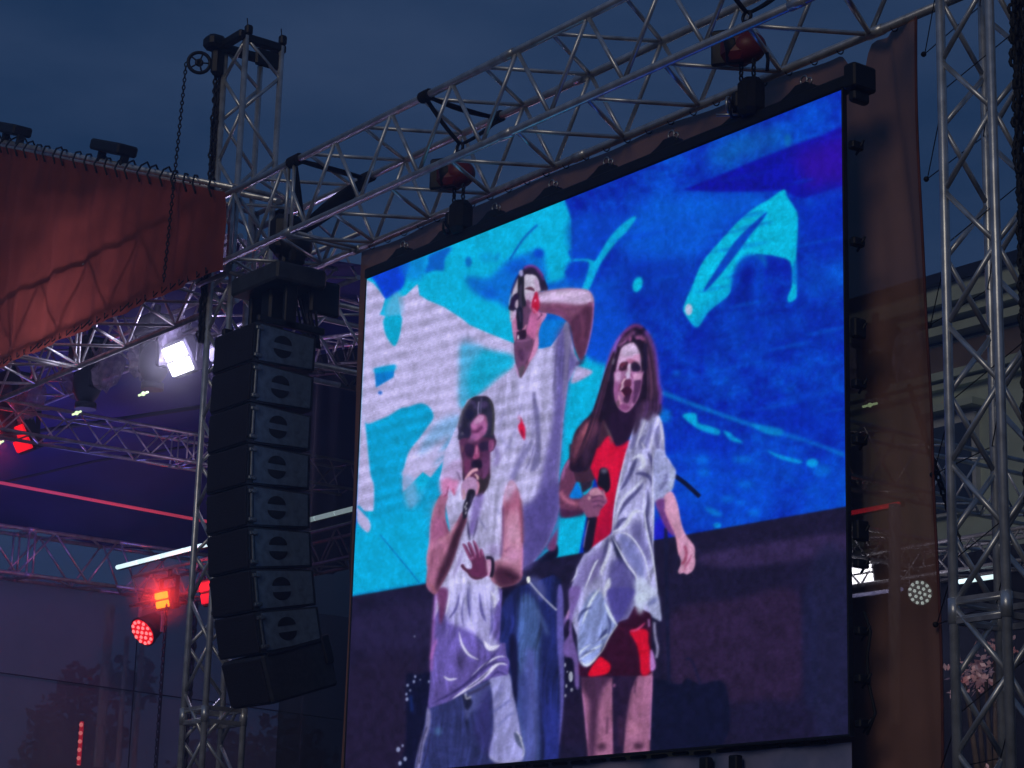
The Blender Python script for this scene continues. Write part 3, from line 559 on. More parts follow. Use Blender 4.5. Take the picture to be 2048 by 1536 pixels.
    poly('A', [(430,800),(540,830),(600,900),(590,960),(545,1150),(470,1290),(430,1180),(412,1000)], (104,62,104), 3, .85)
    line('A', [(640,860),(590,1000),(540,1180),(475,1300)], 12, (90,50,84), 1.2, .8)
    line('A', [(412,950),(420,1120),(465,1300)], 12, (40,30,60), 1.1, .9)
    poly('A', [(400,1180),(430,1190),(470,1310),(440,1290)], (190,150,205), 1.5, .8)
    # head
    poly('A', [(500,195),(560,165),(630,180),(690,250),(725,330),(745,415),(650,430),(560,620),(430,640),(370,600),(365,500),(390,390),(430,280)], (40,22,56), 1.2)
    line('A', [(500,185),(570,160),(640,190),(700,270)], 18, (160,60,160), 2, .8)
    poly('A', [(505,265),(560,250),(610,268),(655,335),(668,420),(640,490),(600,560),(560,600),(525,560),(510,450),(500,350)], (178,168,194), 1.6)
    poly('A', [(440,310),(440,420),(400,440),(365,560),(362,610),(400,600),(440,540),(440,590),(415,600),(370,740),(360,700),(355,560),(380,430)], (172,164,192), 1.6)
    poly('A', [(510,400),(560,378),(605,395),(612,425),(560,415),(520,415)], (70,30,52), 1.2); ell('A',560,402,38,14,(46,22,44),1.2)
    poly('A', [(385,480),(440,440),(440,510),(410,590),(380,610),(368,580)], (30,20,44), 1.2)
    poly('A', [(520,560),(590,540),(640,640),(600,760),(540,830),(440,840),(430,640)], (130,84,130), 3)
    poly('A', [(455,270),(495,260),(508,420),(520,600),(500,780),(470,810),(435,790),(425,650),(450,500),(442,350)], (30,26,50), 1.4)
    line('A', [(640,330),(655,420),(630,500)], 30, (150,120,150), 4, .7); line('A', [(520,470),(560,520),(600,510)], 26, (160,128,160), 4, .6); line('A', [(512,300),(530,380)], 20, (166,146,176), 4, .5); line('A', [(530,380),(560,368),(606,388)], 9, (60,30,50), 1.2, .9)
    line('A', [(470,400),(465,520),(470,620)], 14, (104,86,140), 1.5, .8); ell('A',476,232,24,28,(168,160,214),1.4)
    poly('A', [(430,840),(510,820),(515,880),(450,910),(425,920)], (44,28,52), 1.4); ell('A',443,892,9,22,(220,200,220),.9)
    line('A', [(370,700),(420,620),(400,720)], 16, (214,180,226), 1.4, .8); line('A', [(430,820),(480,835),(520,790)], 12, (214,130,180), 1.2)
    face_tall()
    # raised arm
    poly('A', [(640,450),(700,430),(800,410),(950,395),(1120,405),(1190,440),(1222,530),(1215,650),(1195,800),(1160,960),(1120,1090),(1085,1135),(1045,1060),(1010,950),(985,790),(900,700),(800,660),(700,645),(650,610)], (126,74,108), 1, tex=skn)
    poly('A', [(650,445),(800,412),(950,397),(1120,407),(1190,445),(1215,520),(1180,545),(1050,560),(900,545),(700,540),(650,520)], (208,184,228), 4, .95, tex=stripes)
    poly('A', [(980,740),(1190,560),(1195,780),(1155,960),(1115,1090),(1085,1130),(1045,1060),(1010,950)], (80,40,70), 4, .9)
    line('A', [(1215,540),(1205,750),(1165,960),(1130,1080)], 10, (196,120,206), 1.2, .9)
    line('A', [(740,600),(900,650),(990,740)], 24, (96,44,96), 4, .7)
    ell('A',1180,548,16,10,(110,50,90),1.5)
    poly('A', [(632,430),(655,500),(662,590),(630,650),(590,620),(588,530),(605,490)], (186,20,58), 1.4); ell('A',620,520,10,16,(240,140,190),1)
    line('A', [(590,600),(690,690),(730,660)], 20, (214,140,190), 2, .8); line('A', [(640,720),(690,660)], 10, (40,20,50), 1, .7)
    poly('A', [(1040,1160),(1130,1080),(1120,1150),(1060,1190)], (50,44,90), 3, .7)
    for q, w, c_, a_ in (([(760,470),(900,450),(1050,470)],26,(226,206,238),.6),([(800,560),(930,610),(1060,600)],28,(90,46,80),.55),([(1080,640),(1110,800),(1100,950)],34,(122,66,100),.6),([(1150,600),(1160,760),(1130,900)],22,(60,30,54),.6)): line('A', q, w, c_, 3, a_, True)
    # lilac wedge right of him
    poly('A', [(1040,1200),(1090,1200),(1210,1250),(1100,1330),(990,1370),(1000,1290)], (180,170,220), 1.8, tex=stripes)
    # ---------------- woman: legs
    SK = (158,100,138)
    poly('F', [(330,880),(640,860),(1050,840),(1050,1000),(1035,1200),(1020,1800),(720,1800),(650,1800),(390,1800),(360,1300),(330,1050)], (30,18,50), 1.4, sm=False)
    poly('F', [(330,900),(640,900),(640,1100),(650,1800),(400,1800),(355,1280),(330,1050)], SK, 1.4, sm=False, tex=skn)
    poly('F', [(310,880),(640,880),(560,1000),(500,1200),(460,1700),(400,1700),(400,1180),(350,1060)], (58,32,64), 6, .9)
    poly('F', [(890,870),(1052,840),(1050,1020),(1035,1200),(1020,1800),(750,1800),(770,1300),(820,1050)], SK, 1.6, sm=False, tex=skn)
    poly('F', [(700,900),(900,870),(840,1020),(800,1250),(760,1536),(720,1536),(730,1200)], (38,22,54), 4, .9)
    line('F', [(1045,880),(1040,1100),(1022,1536)], 12, (210,140,205), 1.3, .8); line('F', [(340,1060),(365,1300),(385,1536)], 14, (200,130,200), 1.6, .7)
    line('F', [(880,930),(870,1060)], 20, (70,40,70), 2, .8); ell('F',660,980,14,20,(160,100,150),2,.8)
    ell('F',530,1610,50,40,(56,30,52),5,.9); ell('F',910,1600,56,40,(60,32,56),5,.9); ell('F',860,1430,60,90,(190,124,158),9,.6); line('F', [(590,1300),(585,1480)], 26, (80,46,74), 3, .8); line('F', [(720,1300),(730,1600)], 50, (60,34,66), 5, .8)
    # shorts
    poly('F', [(560,560),(700,340),(840,90),(1000,120),(1040,300),(1040,600),(1050,840),(900,880),(640,880),(300,880),(290,740)], (46,8,36), 1.4, tex=fine*2)
    poly('F', [(820,430),(900,400),(1000,420),(1010,540),(1030,640),(1030,840),(940,870),(920,700),(890,560)], (206,8,44), 2.5, tex=fine)
    poly('F', [(510,690),(570,720),(620,770),(600,850),(500,880),(395,880),(430,790)], (222,8,44), 2)
    line('F', [(820,425),(900,405),(980,335)], 24, (222,80,140), 1.6, .95, True); line('F', [(700,380),(770,415)], 22, (200,50,110), 1.6, .9, True)
    line('F', [(1012,300),(1018,380)], 22, (170,120,190), 1.5, .9)
    poly('F', [(1030,620),(1060,650),(1085,780),(1065,825),(1030,820)], (190,130,214), 1.6)
    line('F', [(1070,330),(1080,480),(1105,600),(1090,700)], 26, (150,146,186), 1.6, .95)
    poly('E', [(200,-60),(480,-60),(470,160),(430,380),(330,450),(300,300),(235,240),(205,100)], (40,24,44), 2.5, .97, sm=False)
    # arms
    poly('D', [(200,1170),(260,1080),(350,1000),(560,1000),(600,1200),(440,1500),(400,1640),(150,1640),(160,1350)], (60,34,54), 2)
    poly('E', [(220,90),(150,160),(100,350),(110,640),(180,690),(340,640),(420,560),(330,440),(260,300)], (104,54,88), 1.2, tex=fine)
    line('E', [(210,110),(150,200),(125,300)], 26, (176,110,180), 3, .8); line('E', [(110,430),(170,520),(290,560)], 34, (206,120,150), 4, .8)
    poly('E', [(110,600),(200,620),(340,620),(340,670),(180,700),(105,690)], (60,28,66), 3, .85)
    poly('E', [(280,330),(320,420),(335,490),(205,490),(240,400)], (0,120,222), 2)
    # red top
    poly('D', [(560,1190),(620,1270),(640,1290),(770,1230),(760,1400),(700,1536),(380,1536),(420,1420),(490,1260)], (216,8,58), 1.4, tex=fine)
    poly('D', [(400,1440),(480,1280),(560,1200),(620,1300),(690,1536),(560,1536)], (228,20,66), 4, .6)
    line('D', [(600,1230),(650,1400),(690,1536)], 16, (150,4,50), 2, .8)
    poly('E', [(460,-10),(790,-10),(740,150),(690,420),(650,640),(620,860),(400,1030),(430,700),(520,560),(480,330),(430,200)], (204,6,52), 1.4, tex=fine)
    poly('E', [(470,20),(620,10),(700,40),(640,400),(560,360),(500,200)], (226,16,62), 8, .7)
    poly('E', [(590,600),(650,500),(620,860),(440,1000),(480,800)], (150,4,54), 8, .7)
    # head & hair
    HA = (26,14,36)
    poly('D', [(830,45),(900,70),(960,140),(1010,250),(1045,420),(1060,620),(1090,750),(1075,900),(1000,960),(850,1000),(780,1180),(640,1290),(580,1180),(500,1020),(450,1180),(420,1350),(330,1536),(155,1536),(190,1300),(220,1150),(330,1010),(420,880),(490,690),(540,450),(620,250),(700,130),(770,65)], HA, 1.6, tex=fine*4)
    line('D', [(400,960),(470,760),(520,540),(600,300),(700,140),(820,58),(900,85)], 30, (150,70,170), 3.5, .8)
    line('D', [(930,110),(1010,280),(1045,500),(1065,680),(1085,760),(1060,940)], 44, (126,70,176), 4, .8)
    line('D', [(960,160),(1000,400),(1010,600),(1000,800)], 30, (90,60,96), 4, .7)
    line('D', [(610,300),(560,500),(530,640)], 34, (92,72,104), 4, .7); line('D', [(640,250),(740,180),(820,120)], 40, (150,90,150), 4, .7)
    line('D', [(820,190),(880,170),(930,210)], 30, (160,100,150), 3, .7)
    line('D', [(440,1080),(360,1300),(300,1500)], 70, (74,44,74), 7, .7); line('D', [(520,1060),(560,1160),(590,1260)], 30, (110,90,96), 3, .7)
    poly('D', [(240,1150),(330,1040),(430,1010),(420,1150),(330,1250),(220,1420),(180,1500),(190,1300)], (128,66,88), 6, .85)
    line('D', [(340,1060),(310,1140),(290,1200)], 30, (200,110,130), 4, .7)
    poly('D', [(690,290),(740,255),(800,235),(850,290),(885,400),(892,520),(885,650),(850,780),(800,880),(740,945),(690,930),(640,860),(612,740),(612,600),(640,420)], (180,128,178), 1.2, tex=fine)
    poly('D', [(700,280),(790,245),(850,300),(880,420),(790,440),(740,420),(650,440),(670,350)], (206,180,218), 5, .9, tex=stripes)
    poly('D', [(880,540),(885,650),(850,780),(790,890),(740,945),(760,800),(810,700),(810,600)], (120,62,110), 5, .85)
    poly('D', [(655,480),(700,445),(740,470),(725,530),(690,545),(660,520)], (74,36,70), 2); ell('D',700,487,17,14,(34,16,44),1.2)
    poly('D', [(785,450),(850,440),(892,480),(880,530),(810,540),(785,500)], (62,28,64), 2); ell('D',838,490,20,15,(26,12,40),1.2)
    line('D', [(650,450),(700,425),(745,440)], 12, (70,34,66), 1.4, .9); line('D', [(790,435),(840,425),(885,450)], 14, (60,26,58), 1.4, .9)
    line('D', [(762,440),(765,520),(770,590)], 22, (212,176,218), 2.5, .9); line('D', [(790,520),(800,590),(780,620)], 10, (110,54,96), 1.8, .8)
    ell('D',750,622,40,22,(96,40,78),2.5,.9); ell('D', 650,600,30,50,(206,160,200),6,.6)
    poly('D', [(700,700),(740,680),(775,700),(785,730),(765,775),(720,790),(688,745)], (58,16,42), 1.6)
    poly('D', [(715,790),(780,770),(790,830),(750,870),(715,850)], (128,58,96), 3, .8)
    line('D', [(690,730),(705,770),(715,800)], 14, (214,130,176), 1.3, .9); line('D', [(700,670),(680,720)], 12, (206,150,196), 1.6, .8); line('D', [(655,790),(690,880),(740,915)], 22, (196,130,180), 3, .7)
    line('D', [(700,780),(730,800),(775,785)], 12, (150,50,86), 1.6, .8)
    line('D', [(640,640),(625,740),(660,850)], 20, (150,56,110), 4, .7)
    poly('D', [(640,900),(740,960),(850,900),(880,1000),(780,1180),(740,1250),(650,1290),(590,1180),(520,1050),(600,950)], (34,16,46), 4, .95)
    for q_ in range(46):
        u = nrng.random(); sd = nrng.random() < .5
        if sd: pts = [(640+50*u,240-60*u),(590-40*u,420+40*u),(520-70*u,760),(440-120*u,1060+100*u),(330-110*u,1400)]
        else: pts = [(900+50*u,160+20*u),(930+80*u,420),(940+110*u,700),(920+120*u,900)]
        cc = [(90,56,84),(18,8,26),(120,70,110),(52,30,50)][q_ % 4]; line('D', pts, 6+8*nrng.random(), cc, 1., .55, True)
    face_woman()
    # white overshirt
    O = (166,165,216)
    poly('D', [(1000,920),(1060,960),(1100,1050),(1125,1200),(1130,1380),(1180,1440),(1230,1540),(690,1540),(720,1420),(752,1270),(790,1150),(830,1040),(870,960)], O, 1.4, sm=False, tex=cl2+fine)
    for q in ([(870,1000),(830,1150),(790,1300),(740,1420)],[(1000,1050),(960,1200),(900,1400),(860,1536)],[(1080,1050),(1040,1200),(1080,1400)],[(940,1180),(880,1240),(900,1340)]): line('D', q, 44, (96,94,150), 3, .8, True)
    for q in ([(1050,980),(1095,1120),(1110,1300)],[(930,1000),(900,1100),(830,1300)],[(1010,1150),(980,1300),(940,1500)],[(880,1250),(920,1330),(860,1400)]): line('D', q, 26, (206,206,236), 2, .85, True)
    poly('E', [(790,-10),(1170,-10),(1190,90),(1250,160),(1290,230),(1260,380),(1200,470),(1150,520),(1075,530),(1065,800),(1060,1000),(1075,1250),(1100,1420),(1110,1600),(1090,1700),(870,1600),(800,1730),(700,1760),(560,2000),(480,2130),(390,2210),(300,2150),(280,1900),(200,1700),(205,1480),(280,1200),(360,1050),(500,950),(630,860),(650,700),(680,450),(740,200)], O, 1.3, sm=False, tex=cl2+fine)
    dk = (58,56,108); lt = (214,218,244)
    for q in ([(1000,20),(1060,150),(1050,260)],[(900,40),(860,160),(780,330),(720,420)],[(870,250),(950,245),(1030,290),(1045,380)],[(1110,20),(1090,150),(1120,330),(1150,450)],[(960,340),(900,420),(800,520),(740,600),(680,720)],[(830,700),(740,720),(690,790),(650,830)],[(1000,400),(1010,560),(990,700),(1030,900),(1050,1100)],[(640,880),(690,1020),(760,1150),(860,1290),(880,1420)],[(600,900),(560,1050),(520,1200)]):
        line('E', q, 44, dk, 2.4, .85, True)
    poly('E', [(640,880),(720,1000),(740,1100),(760,1130),(715,1190),(690,1120),(640,960)], (24,26,60), 3, .85)
    poly('E', [(615,880),(590,980),(530,1130),(510,1240),(560,1050),(600,910)], (50,46,70), 4, .85)
    poly('E', [(830,780),(930,730),(980,900),(1030,1060),(1010,1200),(930,1040),(860,950)], (92,88,150), 7, .85)
    poly('E', [(700,850),(840,930),(930,1080),(970,1200),(960,1330),(870,1240),(760,1080)], (104,110,176), 6, .8)
    poly('E', [(620,1160),(760,1130),(860,1330),(880,1480),(800,1700),(720,1740),(600,1500)], (76,70,140), 7, .9)
    poly('E', [(210,1480),(300,1200),(430,1060),(560,1000),(520,1250),(420,1350),(320,1450),(250,1700)], (104,92,158), 8, .75)
    for q, w in (([(640,840),(760,790),(860,640),(950,640)],34),([(560,920),(630,860)],16),([(640,870),(760,850),(860,920),(960,1080),(1000,1220),(1030,1370)],14),([(635,880),(720,1040),(800,1180),(880,1290),(900,1400)],18),([(620,940),(600,1080),(530,1240),(540,1290)],26),([(970,330),(965,600),(1000,860),(1050,1080),(1090,1350),(1100,1460)],14),([(1060,0),(1055,300),(1060,700),(1055,1000)],12),([(660,780),(740,520),(860,400),(960,300)],22),([(780,20),(720,300),(670,560),(640,820)],16),([(840,100),(930,60),(960,160),(900,200)],40),([(350,1450),(450,1200),(500,1120)],18),([(540,1536),(590,1400),(610,1310)],46),([(280,1200),(270,1280),(215,1360)],10)):
        line('E', q, w*1.25, lt, 1.8 if w > 20 else 1., .95, True)
    poly('E', [(880,1330),(960,1310),(1020,1390),(1090,1440),(1110,1600),(1060,1650),(1000,1560),(930,1690),(880,1600),(870,1440)], (190,200,232), 5, .9)
    poly('F', [(1000,120),(1100,60),(1140,240),(1140,320),(1090,300),(1040,260)], (160,166,210), 1.6); line('F', [(1010,150),(1060,120),(1090,90)], 30, (76,84,150), 4, .8)
    poly('F', [(880,60),(1000,30),(980,110),(930,130),(905,160),(890,120)], (196,208,236), 1.6)
    poly('F', [(290,470),(330,200),(420,40),(520,20),(600,200),(660,320),(690,360),(600,480),(540,620),(380,780),(300,720)], (130,146,208), 4, .9, tex=cl2*.9)
    poly('F', [(600,-10),(860,-10),(820,120),(700,340),(640,260),(600,120)], (72,66,146), 3, .9)
    for q, w in (([(560,130),(620,260),(690,370)],26),([(300,720),(400,640),(540,560)],24),([(310,730),(380,775),(480,700)],22),([(330,360),(420,120),(520,-20)],24),([(600,450),(520,500),(480,520)],20),([(420,560),(330,620),(300,680)],16)):
        line('F', q, w*1.2, (214,226,246), 1.3, .95, True)
    for q, w in (([(580,250),(620,350),(600,460)],20),([(480,610),(380,640),(310,700)],16),([(480,540),(560,440),(590,400)],30),([(440,170),(330,230),(290,330)],26),([(500,650),(420,690)],10)):
        line('F', q, w*1.2, (52,58,112), 1.6, .9, True)
    line('F', [(690,360),(600,500),(540,620),(470,700),(390,778)], 8, (220,226,220), .9, .8)
    poly('F', [(200,-10),(320,-10),(240,250),(230,460),(290,700),(300,1000),(260,980),(240,720),(150,680),(140,560),(200,440),(150,380),(145,290),(200,210)], (120,94,172), 2.4, .9)
    line('F', [(195,210),(175,300)], 16, (216,160,220), 1.6, .9); poly('F', [(150,370),(200,300),(190,450),(150,480)], (20,14,44), 2, .9)
    poly('D', [(860,860),(1075,860),(1090,950),(1060,985),(1010,960),(960,1040),(900,1010),(870,1100),(800,1180)], (56,34,66), 4, .9, tex=skn*2)
    for q_ in range(16): u = nrng.random(); line('D', [(880+190*u,800),(880+190*u,920),(850+170*u,1010)], 9, [(110,70,140),(30,16,40),(84,54,84)][q_ % 3], 1.4, .6, True)
    # sleeve and right forearm
    poly('E', [(1070,40),(1170,20),(1200,120),(1280,190),(1288,250),(1250,420),(1190,470),(1120,530),(1070,500)], (158,164,216), 2.4, .9, tex=fine*2)
    line('E', [(1200,240),(1180,330),(1120,420)], 26, dk, 4, .7); line('E', [(1260,200),(1240,400)], 30, (190,206,232), 4, .7)
    poly('E', [(1170,480),(1250,430),(1310,560),(1350,760),(1400,880),(1480,990),(1485,1090),(1490,1150),(1470,1230),(1410,1275),(1370,1260),(1330,1270),(1315,1240),(1345,1150),(1310,1030),(1290,890),(1210,720),(1170,600)], (206,150,186), 1.2, tex=skn)
    poly('E', [(1080,540),(1170,500),(1180,620),(1250,790),(1280,890),(1200,820),(1140,700)], (116,58,130), 2.4, .95)
    line('E', [(1380,980),(1400,1060),(1380,1140),(1350,1170)], 26, (150,60,96), 1.6, .9); line('E', [(1450,1080),(1420,1140),(1380,1200)], 12, (170,70,120), 1.3, .8)
    line('E', [(1440,1120),(1400,1190),(1370,1250)], 10, (160,70,110), 1.2, .7); line('E', [(1175,600),(1230,740),(1300,900),(1330,1080)], 18, (230,150,180), 2.4, .7)
    # hand & mic
    poly('E', [(520,190),(580,190),(610,250),(620,380),(580,440),(540,400),(490,360),(500,260)], (18,16,34), 1.4); ell('E',558,215,36,26,(90,88,112),3,.9)
    poly('E', [(390,680),(480,680),(470,800),(430,1000),(360,1060),(345,1000),(370,850)], (18,14,36), 1.6)
    line('E', [(400,720),(370,850),(345,1000)], 10, (190,150,200), 1.1, .8)
    poly('E', [(330,490),(390,440),(420,400),(480,385),(520,410),(550,410),(570,480),(590,530),(560,570),(520,620),(500,680),(440,690),(380,690),(340,620),(300,570)], (128,76,114), 1.3)
    poly('E', [(415,420),(480,388),(530,430),(540,470),(460,470),(410,460)], (196,140,168), 2.2, .9)
    for q in ([(420,500),(500,470),(550,480)],[(430,540),(500,520),(560,540)],[(440,590),(500,570),(540,590)]): line('E', q, 14, (74,36,74), 1.3, .8)
    ell('E',405,495,16,18,(226,180,190),2,.8); line('E', [(550,420),(560,470),(580,510)], 16, (206,150,180), 1.4, .8)
    # ---------------- front man: trousers
    poly('G', [(150,1020),(480,880),(700,760),(850,720),(880,850),(940,1100),(985,1400),(960,1480),(760,1490),(700,1500),(520,1520),(20,1600),(70,1400),(130,1150)], (44,50,104), 1.2, sm=False, tex=cl3+fine)
    poly('G', [(690,760),(850,715),(890,900),(930,1080),(980,1400),(960,1478),(780,1490),(680,1420),(720,1200),(710,900)], (146,146,206), 2.4, tex=cl2*.6)
    line('G', [(710,1060),(800,1000),(870,950)], 16, (84,88,160), 2.6, .7); line('G', [(760,1180),(850,1090),(900,1060)], 14, (92,96,166), 2.6, .6); line('G', [(800,820),(740,960)], 22, (104,104,176), 4, .6)
    poly('G', [(900,1230),(960,1280),(975,1370),(920,1320)], (60,70,100), 2, .8); line('G', [(920,1220),(970,1290)], 8, (220,225,235), 1, .8); line('G', [(690,1430),(760,1490),(960,1478)], 18, (196,196,236), 3, .6)
    line('G', [(950,1270),(985,1380),(975,1440)], 12, (215,220,240), 1.4, .8)
    poly('G', [(470,880),(690,800),(620,1000),(540,1050),(490,1120),(460,960)], (86,92,160), 4, .8); poly('G', [(450,900),(540,960),(490,1040)], (18,20,48), 2.5, .9)
    line('G', [(480,890),(490,940),(530,920)], 14, (196,196,220), 1.5, .9); line('G', [(500,900),(600,860),(690,800)], 26, (50,48,84), 2.5, .9)
    poly('G', [(620,880),(700,900),(700,1400),(640,1400),(560,1200)], (50,44,110), 8, .6); ell('G',245,1220,26,34,(84,130,180),5,.7)
    poly('G', [(150,1020),(180,1060),(170,1200),(120,1350),(90,1536),(50,1536),(80,1350),(130,1200)], (140,136,190), 2.4, .9)
    for q in ([(150,1180),(110,1300),(80,1500)],[(180,1240),(150,1400),(110,1536)],[(110,1220),(80,1360),(60,1536)]): line('G', q, 9, (36,34,70), 1.1, .9)
    # vest
    T = (98,84,164)
    poly('G', [(230,0),(760,-20),(800,0),(790,150),(775,460),(825,460),(835,570),(860,620),(850,730),(700,760),(480,880),(350,960),(150,1030),(170,850),(180,620),(205,300)], T, 1.2, sm=False, tex=cl1+fine)
    poly('p', [(893,985),(905,960),(925,940),(960,965),(1000,960),(1020,963),(1008,985),(1005,1030),(1003,1110),(995,1160),(1000,1200),(990,1215),(880,1215),(868,1240),(872,1180),(893,1120),(900,1060),(893,1020)], (182,178,224), 1.2, sm=False, tex=stripes*.6+cl1*.8)
    poly('G', [(330,-20),(740,-20),(720,200),(715,400),(770,470),(720,530),(640,470),(560,380),(440,320),(320,250)], (176,172,228), 6, .9, tex=cl1)
    for q, w in (([(500,-20),(510,150),(540,320)],22),([(430,20),(400,160),(330,260)],20),([(600,20),(620,180),(660,280)],26),([(560,400),(620,460),(680,540)],20),([(700,100),(710,300),(690,400)],18),([(470,60),(450,200),(470,320)],12)):
        line('G', q, w, (74,68,140), 2, .85, True)
    for q, w in (([(425,360),(450,470),(510,560),(595,605)],20),([(640,440),(690,505),(775,480)],40),([(290,745),(340,775),(410,765)],18),([(335,330),(310,410)],12),([(370,940),(500,850),(640,750),(760,640),(840,650)],30),([(530,750),(640,650),(760,580),(830,580)],14),([(690,0),(735,80),(730,160)],20),([(535,150),(530,280),(550,330)],12),([(350,0),(330,120),(310,220)],14)):
        line('G', q, w*1.15, (216,214,246), 1.1, 1., True)
    for q, w in (([(560,760),(700,640),(850,620)],16),([(690,770),(760,710),(850,745)],14),([(480,860),(600,780),(690,690)],14),([(180,990),(350,900),(500,800),(620,680),(780,500)],26)):
        line('G', q, w, (50,42,100), 1.4, .9, True)
    poly('G', [(230,0),(330,0),(300,200),(260,300),(250,150)], (104,46,96), 3, .9); line('G', [(225,20),(205,300),(190,560),(185,700)], 26, (160,100,190), 3.5, .8)
    line('G', [(180,600),(190,560),(230,430)], 20, (190,110,190), 3, .7)
    # left arm raised (right side of picture)
    poly('C', [(930,60),(985,100),(1030,250),(1045,500),(1055,700),(1050,950),(1045,1060),(980,1120),(860,1150),(790,1130),(720,1050),(750,900),(830,850),(850,700),(850,300),(880,150)], (184,122,154), 1.2, tex=skn)
    poly('C', [(870,130),(950,50),(990,110),(960,300),(870,260)], (196,170,214), 6, .8, tex=stripes)
    poly('C', [(985,150),(1030,280),(1045,480),(1020,560),(1010,420),(930,350),(880,400),(860,340)], (160,84,120), 5, .75)
    ell('C',940,600,60,110,(212,176,214),14,.8); line('C', [(855,320),(850,600),(830,840)], 22, (90,42,90), 3, .8)
    poly('C', [(760,960),(880,940),(1040,1040),(980,1120),(860,1160),(780,1110)], (56,24,48), 7, .95)
    line('C', [(1030,250),(1045,450),(1052,700)], 26, (120,60,84), 3, .8)
    poly('C', [(860,840),(920,770),(1000,740),(1040,840),(960,900)], (210,150,200), 8, .7); line('C', [(870,790),(930,740)], 14, (120,60,110), 2.5, .7)
    line('C', [(1050,700),(1052,880),(1045,1040)], 12, (200,120,190), 1.6, .7); line('C', [(770,880),(830,870),(900,860)], 20, (216,180,220), 3, .6)
    for q, w, c_, a_ in (([(880,260),(900,360),(880,460)],26,(110,56,84),.6),([(980,300),(1000,420),(985,520)],30,(206,156,190),.5),([(900,480),(880,600),(890,720)],30,(150,90,124),.5),([(985,560),(1010,680),(1000,780)],34,(214,160,190),.5),([(830,900),(920,880),(1010,930)],26,(206,150,186),.6),([(860,1000),(940,1040),(1020,1060)],30,(34,16,32),.6)): line('C', q, w, c_, 3, a_, True)
    # wrist band + open hand
    poly('C', [(670,880),(740,870),(740,1010),(690,1040),(650,1000)], (206,150,196), 1.4)
    line('C', [(680,850),(740,860),(748,960),(730,1050)], 34, (20,14,34), 1.2)
    poly('C', [(420,930),(445,915),(480,960),(530,960),(530,900),(500,850),(440,720),(450,705),(480,730),(530,830),(490,710),(505,690),(530,720),(580,830),(545,690),(555,675),(585,720),(610,800),(615,770),(635,760),(655,810),(690,920),(695,1020),(640,1060),(570,1075),(520,1050),(480,1000),(440,970)], (96,40,80), 1.)
    for q in ([(448,712),(500,830),(530,880)],[(500,694),(550,780),(570,850)],[(556,680),(600,760),(620,850)],[(628,762),(650,830)]): line('C', q, 11, (186,104,160), 1., .85)
    ell('C',540,850,12,16,(206,140,190),1.5,.7); line('C', [(425,930),(480,980),(540,1050),(640,1060)], 10, (50,34,40), 1.2, .8); line('C', [(690,900),(700,1000)], 22, (216,176,214), 2.2, .7)
    # right arm bent up to the mic
    poly('C', [(215,200),(290,210),(270,300),(265,430),(290,540),(310,600),(300,640),(380,480),(440,380),(480,440),(470,500),(420,620),(360,820),(290,1000),(220,1130),(170,1220),(120,1210),(65,1130),(75,960),(70,850),(95,700),(110,500),(150,330)], (166,102,138), 1.2, tex=skn)
    poly('C', [(420,440),(480,440),(460,520),(420,640),(350,860),(280,1010),(210,1140),(160,1200),(180,1020),(250,880),(330,680)], (52,24,46), 5, .95)
    poly('C', [(130,440),(200,420),(260,500),(275,600),(220,640),(110,660)], (156,84,136), 7, .6); ell('C',170,350,50,80,(206,140,176),12,.6,.3)
    line('C', [(190,680),(280,640),(380,490)], 30, (212,140,166), 4, .7); line('C', [(112,480),(100,680),(75,860),(80,980)], 10, (190,170,226), 1.6, .7)
    line('C', [(240,460),(275,560),(290,600)], 14, (110,50,90), 2.4, .7); line('C', [(130,760),(190,700),(270,650)], 20, (216,150,196), 4, .6)
    line('C', [(70,1120),(130,1140),(150,1200)], 14, (190,110,120), 2, .6)
    for q, w, c_, a_ in (([(170,250),(140,360),(125,480)],24,(206,140,168),.55),([(220,260),(200,380),(190,480)],26,(120,66,96),.5),([(110,700),(90,820),(85,940)],26,(206,140,170),.5),([(160,720),(130,860),(110,1000)],24,(110,60,88),.5),([(330,600),(260,760),(200,900)],22,(196,126,158),.55),([(420,500),(360,640),(290,820)],30,(44,20,38),.6)): line('C', q, w, c_, 3, a_, True)
    # shoulder with torn red strands
    poly('B', [(250,1200),(330,1060),(420,980),(520,960),(580,1050),(560,1230),(480,1280),(420,1350),(300,1420),(250,1350)], (186,160,214), 4, .85, tex=stripes)
    poly('B', [(280,1240),(360,1190),(440,1220),(500,1230),(450,1410),(420,1380),(370,1330),(330,1420),(290,1440)], (206,120,172), 3.5, .8)
    line('B', [(365,1300),(345,1400),(310,1430)], 14, (120,30,70), 1.2, .9); line('B', [(480,1110),(520,1220)], 16, (70,50,84), 1.4, .85); line('B', [(420,1330),(445,1410)], 16, (180,40,80), 1.5, .8); line('B', [(530,1010),(560,1110)], 10, (130,110,150), 1.4, .8)
    # head
    poly('B', [(760,148),(860,150),(910,200),(945,290),(950,450),(940,620),(960,680),(930,840),(890,880),(880,1150),(870,1290),(800,1400),(720,1420),(560,1250),(555,1000),(530,800),(530,720),(495,560),(530,420),(570,310),(650,180)], (40,24,48), 1.2, tex=fine*3)
    poly('B', [(520,700),(600,760),(690,740),(880,700),(890,850),(880,1150),(800,1300),(620,1240),(560,1140),(530,850)], (86,46,72), 4, .92)
    poly('B', [(700,440),(760,380),(820,380),(860,440),(865,560),(830,630),(760,660),(720,700),(640,700),(660,640),(720,610),(660,540)], (190,122,166), 3.2)
    poly('B', [(720,600),(790,580),(840,620),(770,660),(700,640)], (160,96,140), 3, .7); line('B', [(670,570),(740,590),(790,560)], 20, (100,52,84), 3, .7)
